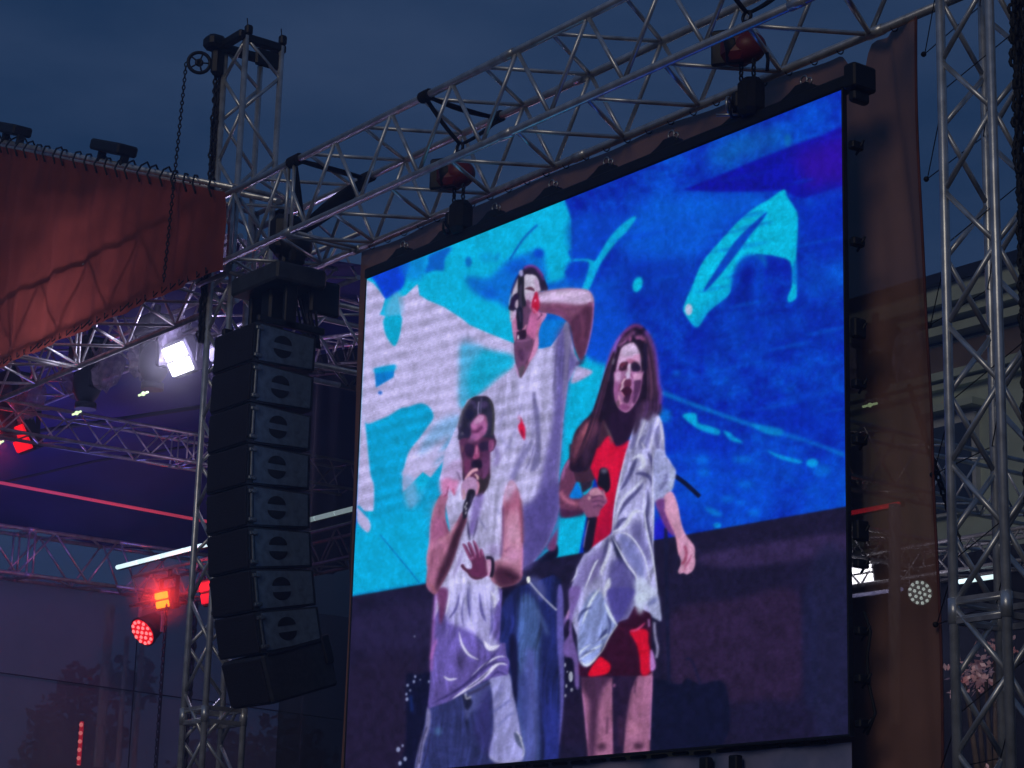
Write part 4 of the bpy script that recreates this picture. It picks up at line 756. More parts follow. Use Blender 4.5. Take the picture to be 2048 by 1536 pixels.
    line('B', [(762,160),(758,260),(750,370)], 14, (166,150,196), 1.2, .85); line('B', [(780,190),(782,300),(775,360)], 12, (120,110,160), 1.2, .7)
    poly('B', [(620,700),(700,730),(770,700),(870,680),(880,760),(780,800),(740,780),(690,810),(600,800)], (30,14,34), 4, .92)
    poly('B', [(700,800),(740,780),(770,850),(770,940),(700,960),(680,930)], (196,98,140), 3, .95)
    poly('B', [(680,980),(780,960),(800,1040),(760,1100),(680,1080),(650,1030)], (28,14,34), 3.5, .95)
    poly('B', [(890,640),(945,630),(955,700),(925,830),(890,850)], (150,84,136), 2, .9); line('B', [(850,860),(830,1000),(840,1150)], 70, (136,72,120), 7, .6); line('B', [(540,740),(560,900),(580,1050)], 40, (110,62,96), 5, .7)
    poly('B', [(830,1160),(890,1130),(880,1290),(790,1410),(720,1420),(760,1300)], (52,44,44), 4, .8)
    line('B', [(560,320),(520,450),(510,560)], 26, (84,78,84), 4, .7); line('B', [(900,220),(940,350),(945,600)], 16, (80,74,70), 3, .7)
    line('B', [(620,260),(570,420),(560,560)], 24, (58,36,66), 4, .6)
    for q_ in range(22):
        u = q_/21; line('B', [(620+260*u,190-30*math.sin(u*3)),(560+370*u,340),(520+420*u,520+60*math.sin(u*3))], 9, [(86,72,80),(14,8,20),(60,40,60)][q_ % 3], 1.3, .45, True)
    line('B', [(640,690),(660,720),(720,730)], 16, (200,140,170), 3, .4); line('B', [(570,800),(600,960),(640,1060)], 24, (60,30,54), 4, .7); line('B', [(790,820),(850,900),(850,1040)], 30, (124,66,100), 5, .6)
    # hand and mic
    poly('B', [(530,1300),(540,1260),(600,1210),(620,1140),(670,1090),(720,1070),(755,1090),(740,1120),(690,1130),(700,1160),(740,1170),(750,1220),(730,1240),(765,1300),(740,1380),(700,1400),(690,1360),(640,1350),(590,1440),(545,1460)], (206,180,206), 1.4)
    line('B', [(690,1160),(740,1200),(745,1225)], 12, (120,70,100), 1.2, .8); line('B', [(620,1190),(670,1140),(730,1100)], 10, (226,190,200), 1.2, .6); line('B', [(735,1250),(760,1310),(720,1390)], 26, (180,110,150), 3, .8)
    line('B', [(590,1340),(560,1440)], 20, (170,130,120), 3, .6)
    face_front()
    poly('B', [(630,1360),(700,1350),(690,1440),(660,1536),(620,1620),(600,1700),(560,1720),(545,1650),(560,1540),(590,1460)], (28,24,44), 1.3)
    for x, y in ((600,1520),(592,1590),(580,1560),(590,1640)): ell('B', x, y, 9, 22, (206,206,226), 1.1, .9, .3)
    line('B', [(665,1400),(650,1500)], 12, (84,80,120), 1.2, .8)
    poly('B', [(700,1440),(820,1400),(780,1600),(700,1900),(640,1900),(660,1600)], (118,96,178), 4, .7)
    line('C', [(490,470),(500,580),(515,680)], 22, (40,32,66), 2, .9, True); line('C', [(600,420),(570,560),(540,670)], 16, (60,52,92), 2, .85, True); line('C', [(540,480),(520,600)], 24, (100,76,160), 4, .7)
    line('C', [(600,430),(640,500),(690,570)], 16, (100,98,150), 2.2, .75, True); line('C', [(790,350),(820,400)], 20, (110,110,160), 3, .7)
    line('C', [(430,740),(380,920),(330,1080),(290,1300)], 14, (206,204,240), 1.6, .85, True); line('C', [(440,760),(400,900),(330,1060)], 26, (110,84,160), 3.5, .6, True)
    ell('C',760,780,50,70,(132,100,170),10,.6); line('C', [(790,1130),(770,1250)], 16, (196,200,220), 2, .7)
    line('C', [(500,1070),(520,1300),(540,1536)], 16, (96,92,160), 2.4, .7, True)
    # rim of the overall picture: slight sensor noise
    for ch in range(3): cv[..., ch] = cv[..., ch]*.74+blur(cv[..., ch], 2.6)*.26
    nA = vnoise(26, 34); nB = vnoise(9, 12); nC = vnoise(4, 4)
    cv[:] = cv*(1+(nA-.5)*.07+(nB-.5)*.08+(nC-.5)*.10)[..., None]+(nB-.5)[..., None]*np.array((5, 4, 8), np.float32)
    gl = ((gx+gy*0).astype(int) % 4 == 0)|((gy).astype(int) % 4 == 0); cv[:] = cv*np.where(gl, .95, 1.02)[..., None]
    cv[:] = np.clip(cv*(1+(n4[..., None]-.5)*.05)+(nrng.random((PH, PW, 1)).astype(np.float32)-.5)*7+(nrng.random((PH, PW, 3)).astype(np.float32)-.5)*5, 0, 255)
paint()
# stand-off stage: the picture is resampled onto the real rectangle of the screen
SX0, SX1, SZ0, SZ1, SY = -14.5605, -9.1871, 1.2984, 5.2984, 9.361
NU, NV = 640, 780
F = 4434.5487
uu, vv = np.meshgrid(np.linspace(0, 1, NU+1), np.linspace(0, 1, NV+1))
wx = SX0+(SX1-SX0)*uu; wz = SZ0+(SZ1-SZ0)*vv
R3 = np.array(RM)
P3 = np.stack([wx, np.full_like(wx, SY), wz], -1) @ R3
px = 1024-P3[..., 0]*F/P3[..., 2]-PX0; py = 768+P3[..., 1]*F/P3[..., 2]-PY0   # drawing coordinates of the artwork -> real screen rectangle
for ch in range(3): cv[..., ch] = blur(cv[..., ch], .45)
px = np.clip(px, 0, PW-2); py = np.clip(py, 0, PH-2); ix = px.astype(int); iy = py.astype(int); fx = (px-ix)[..., None]; fy = (py-iy)[..., None]
c4 = (cv[iy, ix]*(1-fx)+cv[iy, ix+1]*fx)*(1-fy)+(cv[iy+1, ix]*(1-fx)+cv[iy+1, ix+1]*fx)*fy
c4 = np.clip(c4/255, 0, 1); c4 = np.where(c4 <= .04045, c4/12.92, ((c4+.055)/1.055)**2.4)
scr = thing('led_screen', ((SX0+SX1)/2, SY, SZ0), 'large rectangular LED video screen showing three singers in front of a blue and cyan picture', 'video screen')
pw = parent_world(scr)
me = bpy.data.meshes.new('display_face'); nvt = (NU+1)*(NV+1)
me.vertices.add(nvt); co = np.stack([wx-pw.x, np.full_like(wx, SY-pw.y), wz+CZ-pw.z], -1).astype(np.float32); me.vertices.foreach_set('co', co.ravel())
b_ = (np.arange(NV)[:, None]*(NU+1)+np.arange(NU)[None, :]); qd = np.stack([b_, b_+1, b_+NU+2, b_+NU+1], -1).reshape(-1)
me.loops.add(qd.size); me.loops.foreach_set('vertex_index', qd.astype(np.int32)); nf = NU*NV
me.polygons.add(nf); me.polygons.foreach_set('loop_start', np.arange(0, nf*4, 4, dtype=np.int32)); 
try: me.polygons.foreach_set('loop_total', np.full(nf, 4, dtype=np.int32))
except Exception: pass
me.update(calc_edges=True); at_ = me.color_attributes.new('picture', 'FLOAT_COLOR', 'POINT')
at_.data.foreach_set('color', np.concatenate([c4, np.ones((*c4.shape[:2], 1))], -1).astype(np.float32).ravel())
LM = bpy.data.materials.new('lit LED pixels'); LM.use_nodes = True; q = LM.node_tree; bs = q.nodes['Principled BSDF']
bs.inputs['Base Color'].default_value = (.01, .01, .012, 1); bs.inputs['Roughness'].default_value = .8
an = q.nodes.new('ShaderNodeAttribute'); an.attribute_name = 'picture'; q.links.new(an.outputs['Color'], bs.inputs['Emission Color']); bs.inputs['Emission Strength'].default_value = 1.0
me.materials.append(LM); o = bpy.data.objects.new('display_face', me); C.objects.link(o); o.parent = scr
CAB = mat('black LED cabinet', (.010, .012, .020), .6, 0, 12, .3)
ncx, ncz = 11, 8; dx = (SX1-SX0)/ncx; dz = (SZ1-SZ0)/ncz
for i in range(ncx):
    for j in range(ncz):
        k = MB(); k.box((SX0+dx*(i+.5), SY+.018, SZ0+dz*(j+.5)), (dx-.003, .030, dz-.003), bev=.004); k.box((SX0+dx*(i+.5), SY+.055, SZ0+dz*(j+.5)), (dx*.45, .05, dz*.5), bev=.01)
        k.build('cabinet', CAB, scr)
k = MB(); 
for x in (SX0-.007, SX1+.007): k.box((x, SY+.014, (SZ0+SZ1)/2), (.012, .040, SZ1-SZ0+.02), bev=.002)
k.box(((SX0+SX1)/2, SY+.014, SZ0-.008), (SX1-SX0+.03, .040, .014), bev=.002); k.build('edge_trim', CAB, scr)
k = MB(); k.box(((SX0+SX1)/2+.03, SY+.05, SZ1+.05), (SX1-SX0+.14, .11, .085), bev=.01); k.box((SX1+.14, SY+.02, SZ1+.035), (.10, .20, .16), bev=.012); k.box((SX1+.13, SY+.02, SZ1-.085), (.06, .14, .07), bev=.012); k.build('hanging_bar', BLK, scr)
for n_, x in enumerate((-14.1, -13.5, -12.87, -12.17, -11.54, -10.84, -10.11, -9.55)):
    k = MB(); k.prism([(x-.19, SZ1+.09), (x-.10, SZ1+.125), (x-.05, SZ1+.155), (x+.05, SZ1+.155), (x+.08, SZ1+.12), (x+.17, SZ1+.09)], SY-.0, SY+.09, 1); c = k.build('bar_lug', BLK, scr)
    k = MB(); k.torus((x, SY+.03, SZ1+.185), .030, .007, None, 12, 6); k.torus((x+.05, SY+.03, SZ1+.165), .022, .006, None, 12, 6); k.build('shackle', STEEL, c)
for z in (4.93, 4.30, 3.75, 3.4, 3.05, 2.5, 2.3, 1.9, 1.62, 1.36):
    k = MB(); big = z in (3.75, 2.5); k.box((SX1+.05, SY+.07, z), (.05, .10, .12 if big else .05), bev=.008); k.tube((SX1+.03, SY+.09, z-.05), (SX1+.10, SY+.09, z+.03), .008, 6); k.build('side_latch', BLK, scr)
k = MB(); k.path([(SX1+.04, SY+.1, 2.02), (SX1+.09, SY+.1, 1.9), (SX1+.06, SY+.1, 1.75), (SX1+.05, SY+.12, 1.6), (SX1+.12, SY+.1, 1.42), (SX1+.05, SY+.1, 1.3)], .010); k.build('signal_cable', WIRE, scr)
k = MB()
for q_ in range(24):
    x = SX0+.3+q_*(SX1-SX0-.4)/24; k.box((x, SY+.07, SZ0-.022-random.random()*.010), (.14, .04, .022), bev=.008)
k.build('bottom_clips', BLK, scr)

# chain hoists that carry the screen, each with its slings
def hoist(x, label, slabel, small=False):
    t = thing('chain_hoist', (x, 9.36, 5.44), label, 'chain hoist', 'chain hoists over the screen')
    Rr = Matrix.Rotation(math.radians(-58), 3, 'Z')
    k = MB(); k.ball((x+.01, 9.36, 5.86), .108, Rr, 20, 14, (1.0, 1.15, 1.0)); k.box((x-.05, 9.33, 5.86), (.20, .22, .20), Rr, bev=.05); b = k.build('motor_body', REDM, t)
    k = MB(); k.box((x-.09, 9.30, 5.88), (.035, .27, .25), Rr, bev=.012); k.tube((x-.12, 9.26, 5.86), (x-.04, 9.36, 5.88), .11, 16); k.build('side_cover', BLK, b)
    k = MB(); k.torus((x, 9.36, 6.08), .04, .012, None, 12, 6); k.box((x, 9.36, 6.03), (.05, .05, .05), bev=.01); k.build('top_hook', BLK, t)
    for d in (-.055, .065):
        chain_mb((x+d, 9.36, 5.76), (x+d, 9.36, 5.52), link=.052, r=.009).build('load_chain', WIRE, t)
    k = MB(); k.box((x+.03, 9.37, 5.50), (.17, .16, .26), bev=.04); k.build('chain_bag', BLKF, t)
    k = MB(); k.box((x-.07, 9.34, 5.50), (.07, .07, .12), bev=.015); k.torus((x-.10, 9.32, 5.44), .05, .010, Rr, 14, 6); k.build('bottom_hook', BLK, t)
    if small:
        k = MB(); k.torus((x-.12, 9.31, 5.475), .055, .011, Rr, 18, 6); k.tube((x-.18, 9.25, 5.41), (x-.05, 9.37, 5.41), .010, 8); k.build('shackle', STEEL, t)
        k = MB(); k.path([(x+.14, 9.4, 5.82), (x+.16, 9.4, 5.74), (x+.15, 9.4, 5.66)], .012); k.build('limit_chain', BLK, t)
    sl = thing('round_sling', (x, 9.36, 6.06), slabel, 'sling', 'black slings around the truss chords')
    def strap(p, q, w0, w1, wm):
        p = Vector(p); q = Vector(q); k = MB(); n = 8; d = q-p; s = d.cross(Vector((0, 1, .3))).normalized(); 
        k2 = d.cross(s).normalized(); vs = []
        for i in range(n+1):
            t_ = i/n; w = w0*(1-t_)+w1*t_+wm*math.sin(t_*math.pi); c = p+d*t_+Vector((0, 0, -.02*math.sin(t_*math.pi)))
            for a in range(6):
                f = a*math.pi/3; vs.append(c+s*math.cos(f)*w/2+k2*math.sin(f)*.014)
        k._add(vs, [(i*6+a, i*6+(a+1) % 6, (i+1)*6+(a+1) % 6, (i+1)*6+a) for i in range(n) for a in range(6)]+[tuple(range(5, -1, -1)), tuple(range(n*6, n*6+6))], True); return k
    for y, z in ((9.02, 6.42), (9.71, 6.42)):
        k = MB()
        for s in range(5): k.torus((x-.05+s*.026, y, z), .036, .012, Matrix.Rotation(math.radians(90), 3, 'Z'), 12, 6)
        k.build('chord_wrap', BLKF, sl)
    strap((x-.02, 9.02, 6.43), (x, 9.36, 6.11), .05, .04, .0).build('sling_leg', BLKF, sl)
    strap((x+.02, 9.03, 6.41), (x+.04, 9.70, 6.40), .03, .03, .06).build('sling_leg', BLKF, sl)
    strap((x+.02, 9.71, 6.40), (x+.01, 9.37, 6.11), .06, .04, .05).build('sling_leg', BLKF, sl)
    return t
hoist(-13.31, 'red chain hoist hanging over the left third of the screen', 'black sling wrapped round the truss above the left screen hoist')
hoist(-10.05, 'red chain hoist with a bright shackle over the right part of the screen', 'black sling wrapped round the truss above the right screen hoist', True)

# scrim behind the screen
BX0, BX1, BY = -15.27, -8.86, 9.77
def scrf(u, v):
    x = BX0+(BX1-BX0)*u; top = 5.80
    d = (x+9.42)/.16; top -= .22*math.exp(-(d*(1.3 if d < 0 else 2.4))**2)
    if x < -9.6: top = 5.785+.008*math.sin(x*6)
    z = -1.2+(top+1.2)*v; k = max(0, (x+9.3)/.5)
    y = BY+.02*math.sin(x*5+z)+.035*math.sin(x*9.0+z*.5)*max(0, u-.86)/.14*(.5+v)
    y += .035*math.exp(-(((x+9.16)-(z-5.2)*-.15)/.06)**2)*v+.012*math.exp(-(((x+9.02)-(z-4.4)*-.05)/.04)**2)+.008*math.sin(x*31+z*3)*(x > -9.6)
    return Vector((x, y, z))
sc = thing('scrim_banner', ((BX0+BX1)/2, BY, -1.2), 'tall see-through brown mesh scrim hung behind the screen', 'scrim')
k = MB(); k.grid(scrf, 220, 60); k.build('mesh_cloth', SCR, sc)
k = MB(); k.path([scrf(1, j/40)+Vector((0, -.01, 0)) for j in range(41)], .009, 6); k.build('hem', ORGD, sc)
for i in range(26):
    x = BX0+.2+i*.24
    if -9.55 < x < -9.2: continue
    k = MB(); k.torus((x, 9.72, 5.79), .029, .005, Matrix.Rotation(math.radians(80), 3, 'Z'), 10, 4, sz=1.2); k.build('tie', WIRE, sc)
k = MB()
for i, z in enumerate((4.72, 3.78, 2.85, 1.95, 5.55, 1.1, .3)):
    z0 = z; k.ball((BX1-.01, BY, z0), .018, None, 8, 6)
    k.tube((BX1, BY, z0), (-8.19, 9.52, z0+.02), .0035, 5); k.tube((BX1, BY, z0), (-8.19, 9.20, z0+.24), .0035, 5); k.tube((-8.19, 9.20, z0+.24), (-7.83, 9.50, z0+.62), .0035, 5); k.tube((-8.19, 9.52, z0+.02), (-7.83, 9.18, z0+.16), .0035, 5)
k.build('side_cords', WIRE, sc)
# printed fence banner and posts under the screen
PR = mat('printed cloud banner', (.10, .26, .62), .8, 0, 2.2, .5, 0, alt=(.42, .40, .62))
k = MB(); k.grid(lambda u, v: Vector((-11.85+2.62*u, 9.44+.010*math.sin(u*30), -.6+1.86*v)), 60, 8); lab(k.build('printed_banner', PR), 'mottled blue and pinkish printed banner stretched under the screen', 'banner')
for x, l in ((-10.44, 'left of the two dark posts standing under the screen'), (-10.17, 'right of the two dark posts standing under the screen')):
    k = MB(); k.box((x, 9.38, -.02), (.075, .06, 2.5), bev=.008)
    for i in range(7): k.box((x+.05, 9.36, .3+i*.13), (.04, .04, .03), bev=.005)
    lab(k.build('fence_post', BLK), l, 'post', 'posts under the screen')
k = MB(); k.box((-12.66, 9.46, .42), (.56, .05, 1.6), bev=.01); k.tube((-12.5, 9.43, -.3), (-12.5, 9.43, 1.17), .008, 6); lab(k.build('white_panel', mat('dull white panel', (.5, .5, .56), .7, 0, 4, .2)), 'small dull white panel just below the lower edge of the screen', 'panel')

# ================================================================ line array
AR = thing('fly_frame', (-15.9, 9.25, 5.40), 'black fly frame with its truss beam hanging above the stacked speakers', 'fly frame')
k = MB(); k.box((-15.90, 9.32, 5.55), (.78, .50, .16), bev=.02); k.build('beam_box', mat('dusty black steel', (.040, .046, .055), .6, 0, 9, .3), AR)
k = MB()
for x in (-16.20, -15.62):
    k.box((x, 9.28, 5.30), (.05, .12, .42), bev=.01); k.box((x, 9.3, 5.12), (.05, .66, .06), bev=.01)
k.box((-15.9, 9.28, 5.33), (.16, .16, .42), bev=.02); k.box((-15.62, 9.62, 5.42), (.05, .3, .3), bev=.02); k.build('hanging_plates', BLK, AR)
k = MB()
for i in range(9):
    a = i*.7; k.path([(-15.95+.04*i, 9.5, 5.5), (-16.0+.05*i, 9.56+.05*math.sin(a), 5.25), (-15.7, 9.62+.03*math.cos(a), 5.0)], .012, 5)
k.build('cable_loops', WIRE, AR)
def speaker_proto():
    W_, D_, hf, hb = .66, .60, .336, .292
    t = thing('line_array_speaker', (0, 0, 0), 'topmost black speaker', 'speaker', 'speakers of the hanging line array'); t.location = (0, 0, 0)
    def B(mb, name, m, p): return mb.build(name, m, p, up=False)
    k = MB(); s = .0
    k.prism([(0, 0), (0, -hf), (D_*.15, -hf), (D_, -hf+(hf-hb)*.5), (D_, -(hf-hb)*.5), (D_*.15, 0)], -W_/2, W_/2, 0)
    body = B(k, 'cabinet', PABLK, t)
    for sx in (-1, 1):
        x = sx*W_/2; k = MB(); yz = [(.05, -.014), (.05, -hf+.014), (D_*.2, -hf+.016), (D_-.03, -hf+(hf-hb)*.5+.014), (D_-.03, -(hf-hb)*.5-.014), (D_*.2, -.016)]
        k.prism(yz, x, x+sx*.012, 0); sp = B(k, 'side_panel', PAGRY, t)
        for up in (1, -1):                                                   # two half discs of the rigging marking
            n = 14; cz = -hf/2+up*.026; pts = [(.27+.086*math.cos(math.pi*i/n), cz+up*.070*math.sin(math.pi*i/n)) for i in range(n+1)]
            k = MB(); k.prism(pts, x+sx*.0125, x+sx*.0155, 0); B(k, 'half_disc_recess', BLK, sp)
    k = MB(); k.box((0, -.006, -hf/2), (W_-.02, .02, hf-.02), bev=.006); B(k, 'grille', GRIL, t)
    for sx in (-1, 1):
        x = sx*(W_/2+.018); k = MB(); k.box((x, .025, -hf/2), (.022, .022, hf*.62), bev=.005)
        for z in (-.05, -hf+.05): k.box((x, .035, z), (.03, .075, .034), bev=.007); k.tube((x-.02, .03, z), (x+.025, .03, z), .014, 8)
        B(k, 'rigging_bracket', mat('worn rigging steel', (.16, .18, .20), .4, .7, 20, .3) if sx < 0 else bpy.data.materials['worn rigging steel'], t)
    k = MB(); k.box((W_/2-.02, D_-.02, -hf/2), (.03, .05, .09), bev=.008); k.box((-W_/2+.02, D_-.02, -hf/2), (.03, .05, .09), bev=.008); B(k, 'rear_strut', BLK, t)
    return t, hf
sp0, HF = speaker_proto()
ordn = ['topmost', 'second', 'third', 'fourth', 'fifth', 'sixth', 'seventh', 'eighth', 'ninth']
pos = Vector((-15.905, 8.93, 5.07)); pitch = [-1, -.5, 0, 1.5, 3.5, 6, 9, 13]
for i, th in enumerate(pitch):
    s_ = sp0 if i == 0 else copy_thing(sp0, (0, 0, 0))
    s_.location = (pos.x, pos.y, pos.z+CZ); s_.rotation_euler = (math.radians(th), 0, 0)
    s_['label'] = ['topmost black speaker of the hanging line array, right under the fly frame', *['%s black speaker from the top of the hanging line array' % o for o in ordn[1:7]], 'eighth black speaker of the line array, just above the slanting bottom box'][i]
    a = math.radians(th+ (pitch[i+1]-th)/2 if i < 7 else th); pos = pos+Vector((0, math.sin(a), -math.cos(a)))*(HF+.012)
t = thing('bottom_speaker', (pos.x, pos.y, pos.z-.3), 'larger slanted black box closing the bottom of the hanging line array', 'speaker')
Mb = Matrix.Rotation(math.radians(19), 3, 'X')
k = MB(); k.box(pos+Mb@Vector((0, .33, -.21)), (.66, .66, .40), Mb, bev=.02); k.build('cabinet', PABLK, t)
k = MB(); k.box(pos+Mb@Vector((0, -.008, -.21)), (.62, .02, .36), Mb, bev=.008); k.build('grille', GRIL, t)
k = MB(); k.box(pos+Mb@Vector((.335, .33, -.01)), (.02, .56, .03), Mb, bev=.006); k.box(pos+Mb@Vector((.335, .62, -.1)), (.04, .08, .24), Mb, bev=.01); k.build('rigging_bracket', BLK, t)
# hoist over the array
t = thing('chain_hoist', (-15.86, 9.36, 5.65), 'black chain hoist hanging in the truss above the speakers', 'chain hoist')
k = MB(); k.box((-15.86, 9.36, 5.98), (.22, .30, .36), bev=.06); k.ball((-15.80, 9.40, 5.90), .15, None, 16, 10, (1, 1.1, 1)); k.build('motor_body', BLK, t)
k = MB(); k.box((-15.86, 9.36, 5.70), (.10, .12, .30), bev=.02); k.torus((-15.86, 9.36, 5.86), .05, .014, None, 12, 6); k.build('bottom_hook', BLK, t)
k = MB(); k.box((-15.72, 9.38, 5.86), (.10, .14, .34), bev=.03); k.build('chain_bag', BLKF, t)
sl = thing('round_sling', (-15.4, 9.36, 6.2), 'black sling wrapped round the truss above the speaker hoist', 'sling', 'black slings around the truss chords')
def strapbox(p, q, w0, w1, wm, th=.018):
    p = Vector(p); q = Vector(q); k = MB(); n = 8; d = q-p; s = d.cross(Vector((0, 1, .3))).normalized(); k2 = d.cross(s).normalized(); vs = []
    for i in range(n+1):
        t_ = i/n; w = w0*(1-t_)+w1*t_+wm*math.sin(t_*math.pi); c = p+d*t_
        for a in range(6): f = a*math.pi/3; vs.append(c+s*math.cos(f)*w/2+k2*math.sin(f)*th)
    return k._add(vs, [(i*6+a, i*6+(a+1) % 6, (i+1)*6+(a+1) % 6, (i+1)*6+a) for i in range(n) for a in range(6)]+[tuple(range(5, -1, -1)), tuple(range(n*6, n*6+6))], True)
k = MB()
for s in range(6): k.torus((-15.30+s*.03, 9.02, 6.42), .037, .014, Matrix.Rotation(math.radians(90), 3, 'Z'), 12, 6); k.torus((-15.25+s*.03, 9.71, 6.42), .037, .014, Matrix.Rotation(math.radians(90), 3, 'Z'), 12, 6)
k.build('chord_wrap', BLKF, sl)
strapbox((-15.24, 9.02, 6.43), (-15.60, 9.33, 6.10), .07, .09, .03).build('sling_leg', BLKF, sl)
strapbox((-15.2, 9.04, 6.42), (-15.2, 9.70, 6.42), .03, .03, .09).build('sling_leg', BLKF, sl)
strapbox((-15.2, 9.71, 6.40), (-15.72, 9.42, 6.02), .08, .10, .08).build('sling_leg', BLKF, sl)

# dark support masts and cables behind the array
DRP = mat('black stage gauze', (.012, .012, .016), .95, 0, 3, .4, 0, transp=.20)
k = MB(); k.grid(lambda u, v: Vector((-18.35+2.95*u, 11.0+.05*math.sin(u*22)+.02*math.sin(u*51+v*2), -1.5+7.1*v)), 90, 12); lab(k.build('black_gauze', DRP), 'black see-through gauze hanging between the speakers and the screen', 'stage drape')
for x, y, w, l in ((-15.75, 10.6, .11, 'dark square mast standing behind the bottom speaker'), (-15.25, 10.6, .09, 'slim dark mast left of the mast with the green lamp'), (-14.98, 10.75, .12, 'dark mast with a small green lamp beside the screen'), (-16.35, 10.7, .10, 'dark mast standing between the left tower and the speakers')):
    t = thing('support_mast', (x, y, -1.66), l, 'mast', 'dark masts behind the speakers')
    k = MB(); k.box((x, y, 1.35), (w, w, 6.0), bev=.01); k.build('upright', BLK, t)
    k = MB()
    for z in (.9, 1.9, 3.0): k.box((x, y, z), (w+.04, w+.04, .05), bev=.008)
    k.build('collar', ALUD, t)
    if 'green lamp beside' in l:
        for z in (1.72, 2.93): k = MB(); k.ball((x-.02, y-.09, z), .018, None, 8, 6); k.build('indicator_lamp', mat('green indicator', (.1, .6, .3), .5, emit=(.25, 1, .55), estr=3), t)
for i, (x, y) in enumerate(((-15.42, 10.2), (-15.33, 10.25), (-15.12, 10.1), (-15.5, 9.95))):
    k = MB(); k.path([(x, y, 5.4), (x+.02, y, 4.2), (x+.09-.04*i, y, 3.2), (x+.02, y+.05, 2.2), (x, y, .3)], .014+.004*(i % 2)); lab(k.build('power_cable', WIRE), ['second black cable from the right, dropping behind the speakers', 'rightmost but thinnest black cable dropping beside the speakers', 'black cable dropping nearest to the left edge of the screen', 'black cable dropping closest behind the speaker cabinets'][i], 'cable', 'cables behind the speakers')
k = MB(); k.tube((-15.9, 10.5, 1.9), (-15.1, 10.7, 1.45), .018, 8); k.tube((-16.5, 10.6, 1.45), (-15.75, 10.5, 1.95), .015, 8); lab(k.build('cross_brace', ALUD), 'thin diagonal braces tying the dark masts under the speakers', 'brace')

# ================================================================ orange gable
GA = thing('stage_gable', (-20, 8.95, 5.7), 'orange tarpaulin gable laced over the front of the stage roof', 'canopy')
def gz(x): return 6.41+(-16.29-x)*.368
def gab(u, v):
    x = -30.2+13.92*u; top = gz(x) if x > -23.4 else gz(-23.4)-(-23.4-x)*.368; bot = 5.70
    z = bot+(top-bot)*v
    return Vector((x, 8.955+.018*math.sin(x*7+z*1.5)+.012*math.sin(x*17-z*3)+.01*math.sin(z*9+x), z))
k = MB(); k.grid(gab, 260, 30); k.build('tarpaulin', ORG, GA)
def band(p, q, w, name='sewn_band'):
    k = MB(); p = Vector(p); q = Vector(q); d = (q-p); s = Vector((d.z, 0, -d.x)).normalized()*w/2
    vs = []; n = 24
    for i in range(n+1):
        c = p+d*i/n; y = 8.915
        for a, yy in ((s, y), (-s, y), (-s, y-.006), (s, y-.006)): vs.append(Vector((c.x+a.x, yy, c.z+a.z)))
    k._add(vs, [(i*4+a, i*4+(a+1) % 4, (i+1)*4+(a+1) % 4, (i+1)*4+a) for i in range(n) for a in range(4)]+[(3, 2, 1, 0), tuple(range(n*4, n*4+4))], False); k.build(name, ORGD, GA)
k = MB(); tp = [(-30.2, gz(-23.4)-6.8*.368+.06), (-23.4, gz(-23.4)+.06), (-16.29, 6.47)]
for a, b in zip(tp, tp[1:]): k.tube((a[0], 9.05, a[1]), (b[0], 9.05, b[1]), .028, 10); k.tube((a[0], 9.5, a[1]-.02), (b[0], 9.5, b[1]-.02), .028, 10)
k.build('ridge_tube', ALU, GA)
for i in range(30):
    rope = MB()
    x = -16.5-i*.235+random.uniform(-.05, .05); z = gz(x); s = random.uniform(.6, 1.2)
    rope.path([(x, 8.92, z-.07), (x-.03, 8.90, z+.02), (x-.10*s, 8.96, z+.13+.04*(s-.9)), (x-.22*s, 9.06, z+.20), (x-.26*s, 9.12, z+.14)], .010, 5); rope.build('lacing_cord', WIRE, GA)
for i in range(44):
    x = -16.5-i*.16; z = 5.70; rope = MB(); rope.path([(x, 8.93, z+.06), (x+.02, 8.92, z), (x+.03, 9.0, z+.10), (x+.05, 9.03, z+.14)], .007, 5); rope.build('lace', WIRE, GA)
for x, l, w in ((-18.75, 'small black box lying on the top tube of the orange gable', .9), (-21.2, 'black box on the gable tube at the left edge of the picture', .7)):
    z = gz(x); k = MB(); M = Matrix.Rotation(math.radians(20.2), 3, 'Y'); k.box((x, 9.05, z+.22), (w*.75, .22, .11), M, bev=.02)
    for s in (-1, 1): k.box((x+s*w*.28, 9.05, z+.22-s*w*.10-.10), (.05, .08, .12), M, bev=.01)
    lab(k.build('rooftop_box', BLK), l, 'box', 'boxes on the gable tube')

# ================================================================ stage interior
PINK = ALU
truss('side_truss', 'far side truss of the stage below the blue roof sheet', 'truss', (-27.6, 8.9, 4.79), Y, (-1, 0, 0), Z, 4.95, .5, .62, .028, .016, 1.05, .2, joints=(3.66,))
truss('side_truss', 'short end piece of the far side truss behind the white light bar', 'truss', (-27.6, 13.86, 4.79), Y, (-1, 0, 0), Z, 1.6, .5, .62, .028, .016, 1.05, .2)
truss('centre_truss', 'slim truss running back under the middle of the stage roof', 'truss', (-23.0, 9.8, 5.60), Y, (-1, 0, 0), Z, 5.0, .4, .34, .020, .010, .62, .1, joints=(2.6,))
truss('lighting_truss', 'truss above the wrapped moving lights inside the stage', 'truss', (-27.3, 10.4, 6.22), X, Y, Z, 10.2, .5, .45, .025, .013, .9, .1)
truss('roof_rafter', 'sloping roof rafter nearer to the left tower', 'truss', (-17.3, 10.3, 6.0), Vector((-.93, .05, .36)).normalized(), Y, Vector((.36, 0, .93)).normalized(), 7, .4, .3, .022, .012, .7, 0, group='roof rafters')
truss('roof_rafter', 'sloping roof rafter farther back in the stage roof', 'truss', (-17.3, 12.4, 5.95), Vector((-.93, .0, .36)).normalized(), Y, Vector((.36, 0, .93)).normalized(), 7, .4, .3, .022, .012, .7, .2, group='roof rafters')
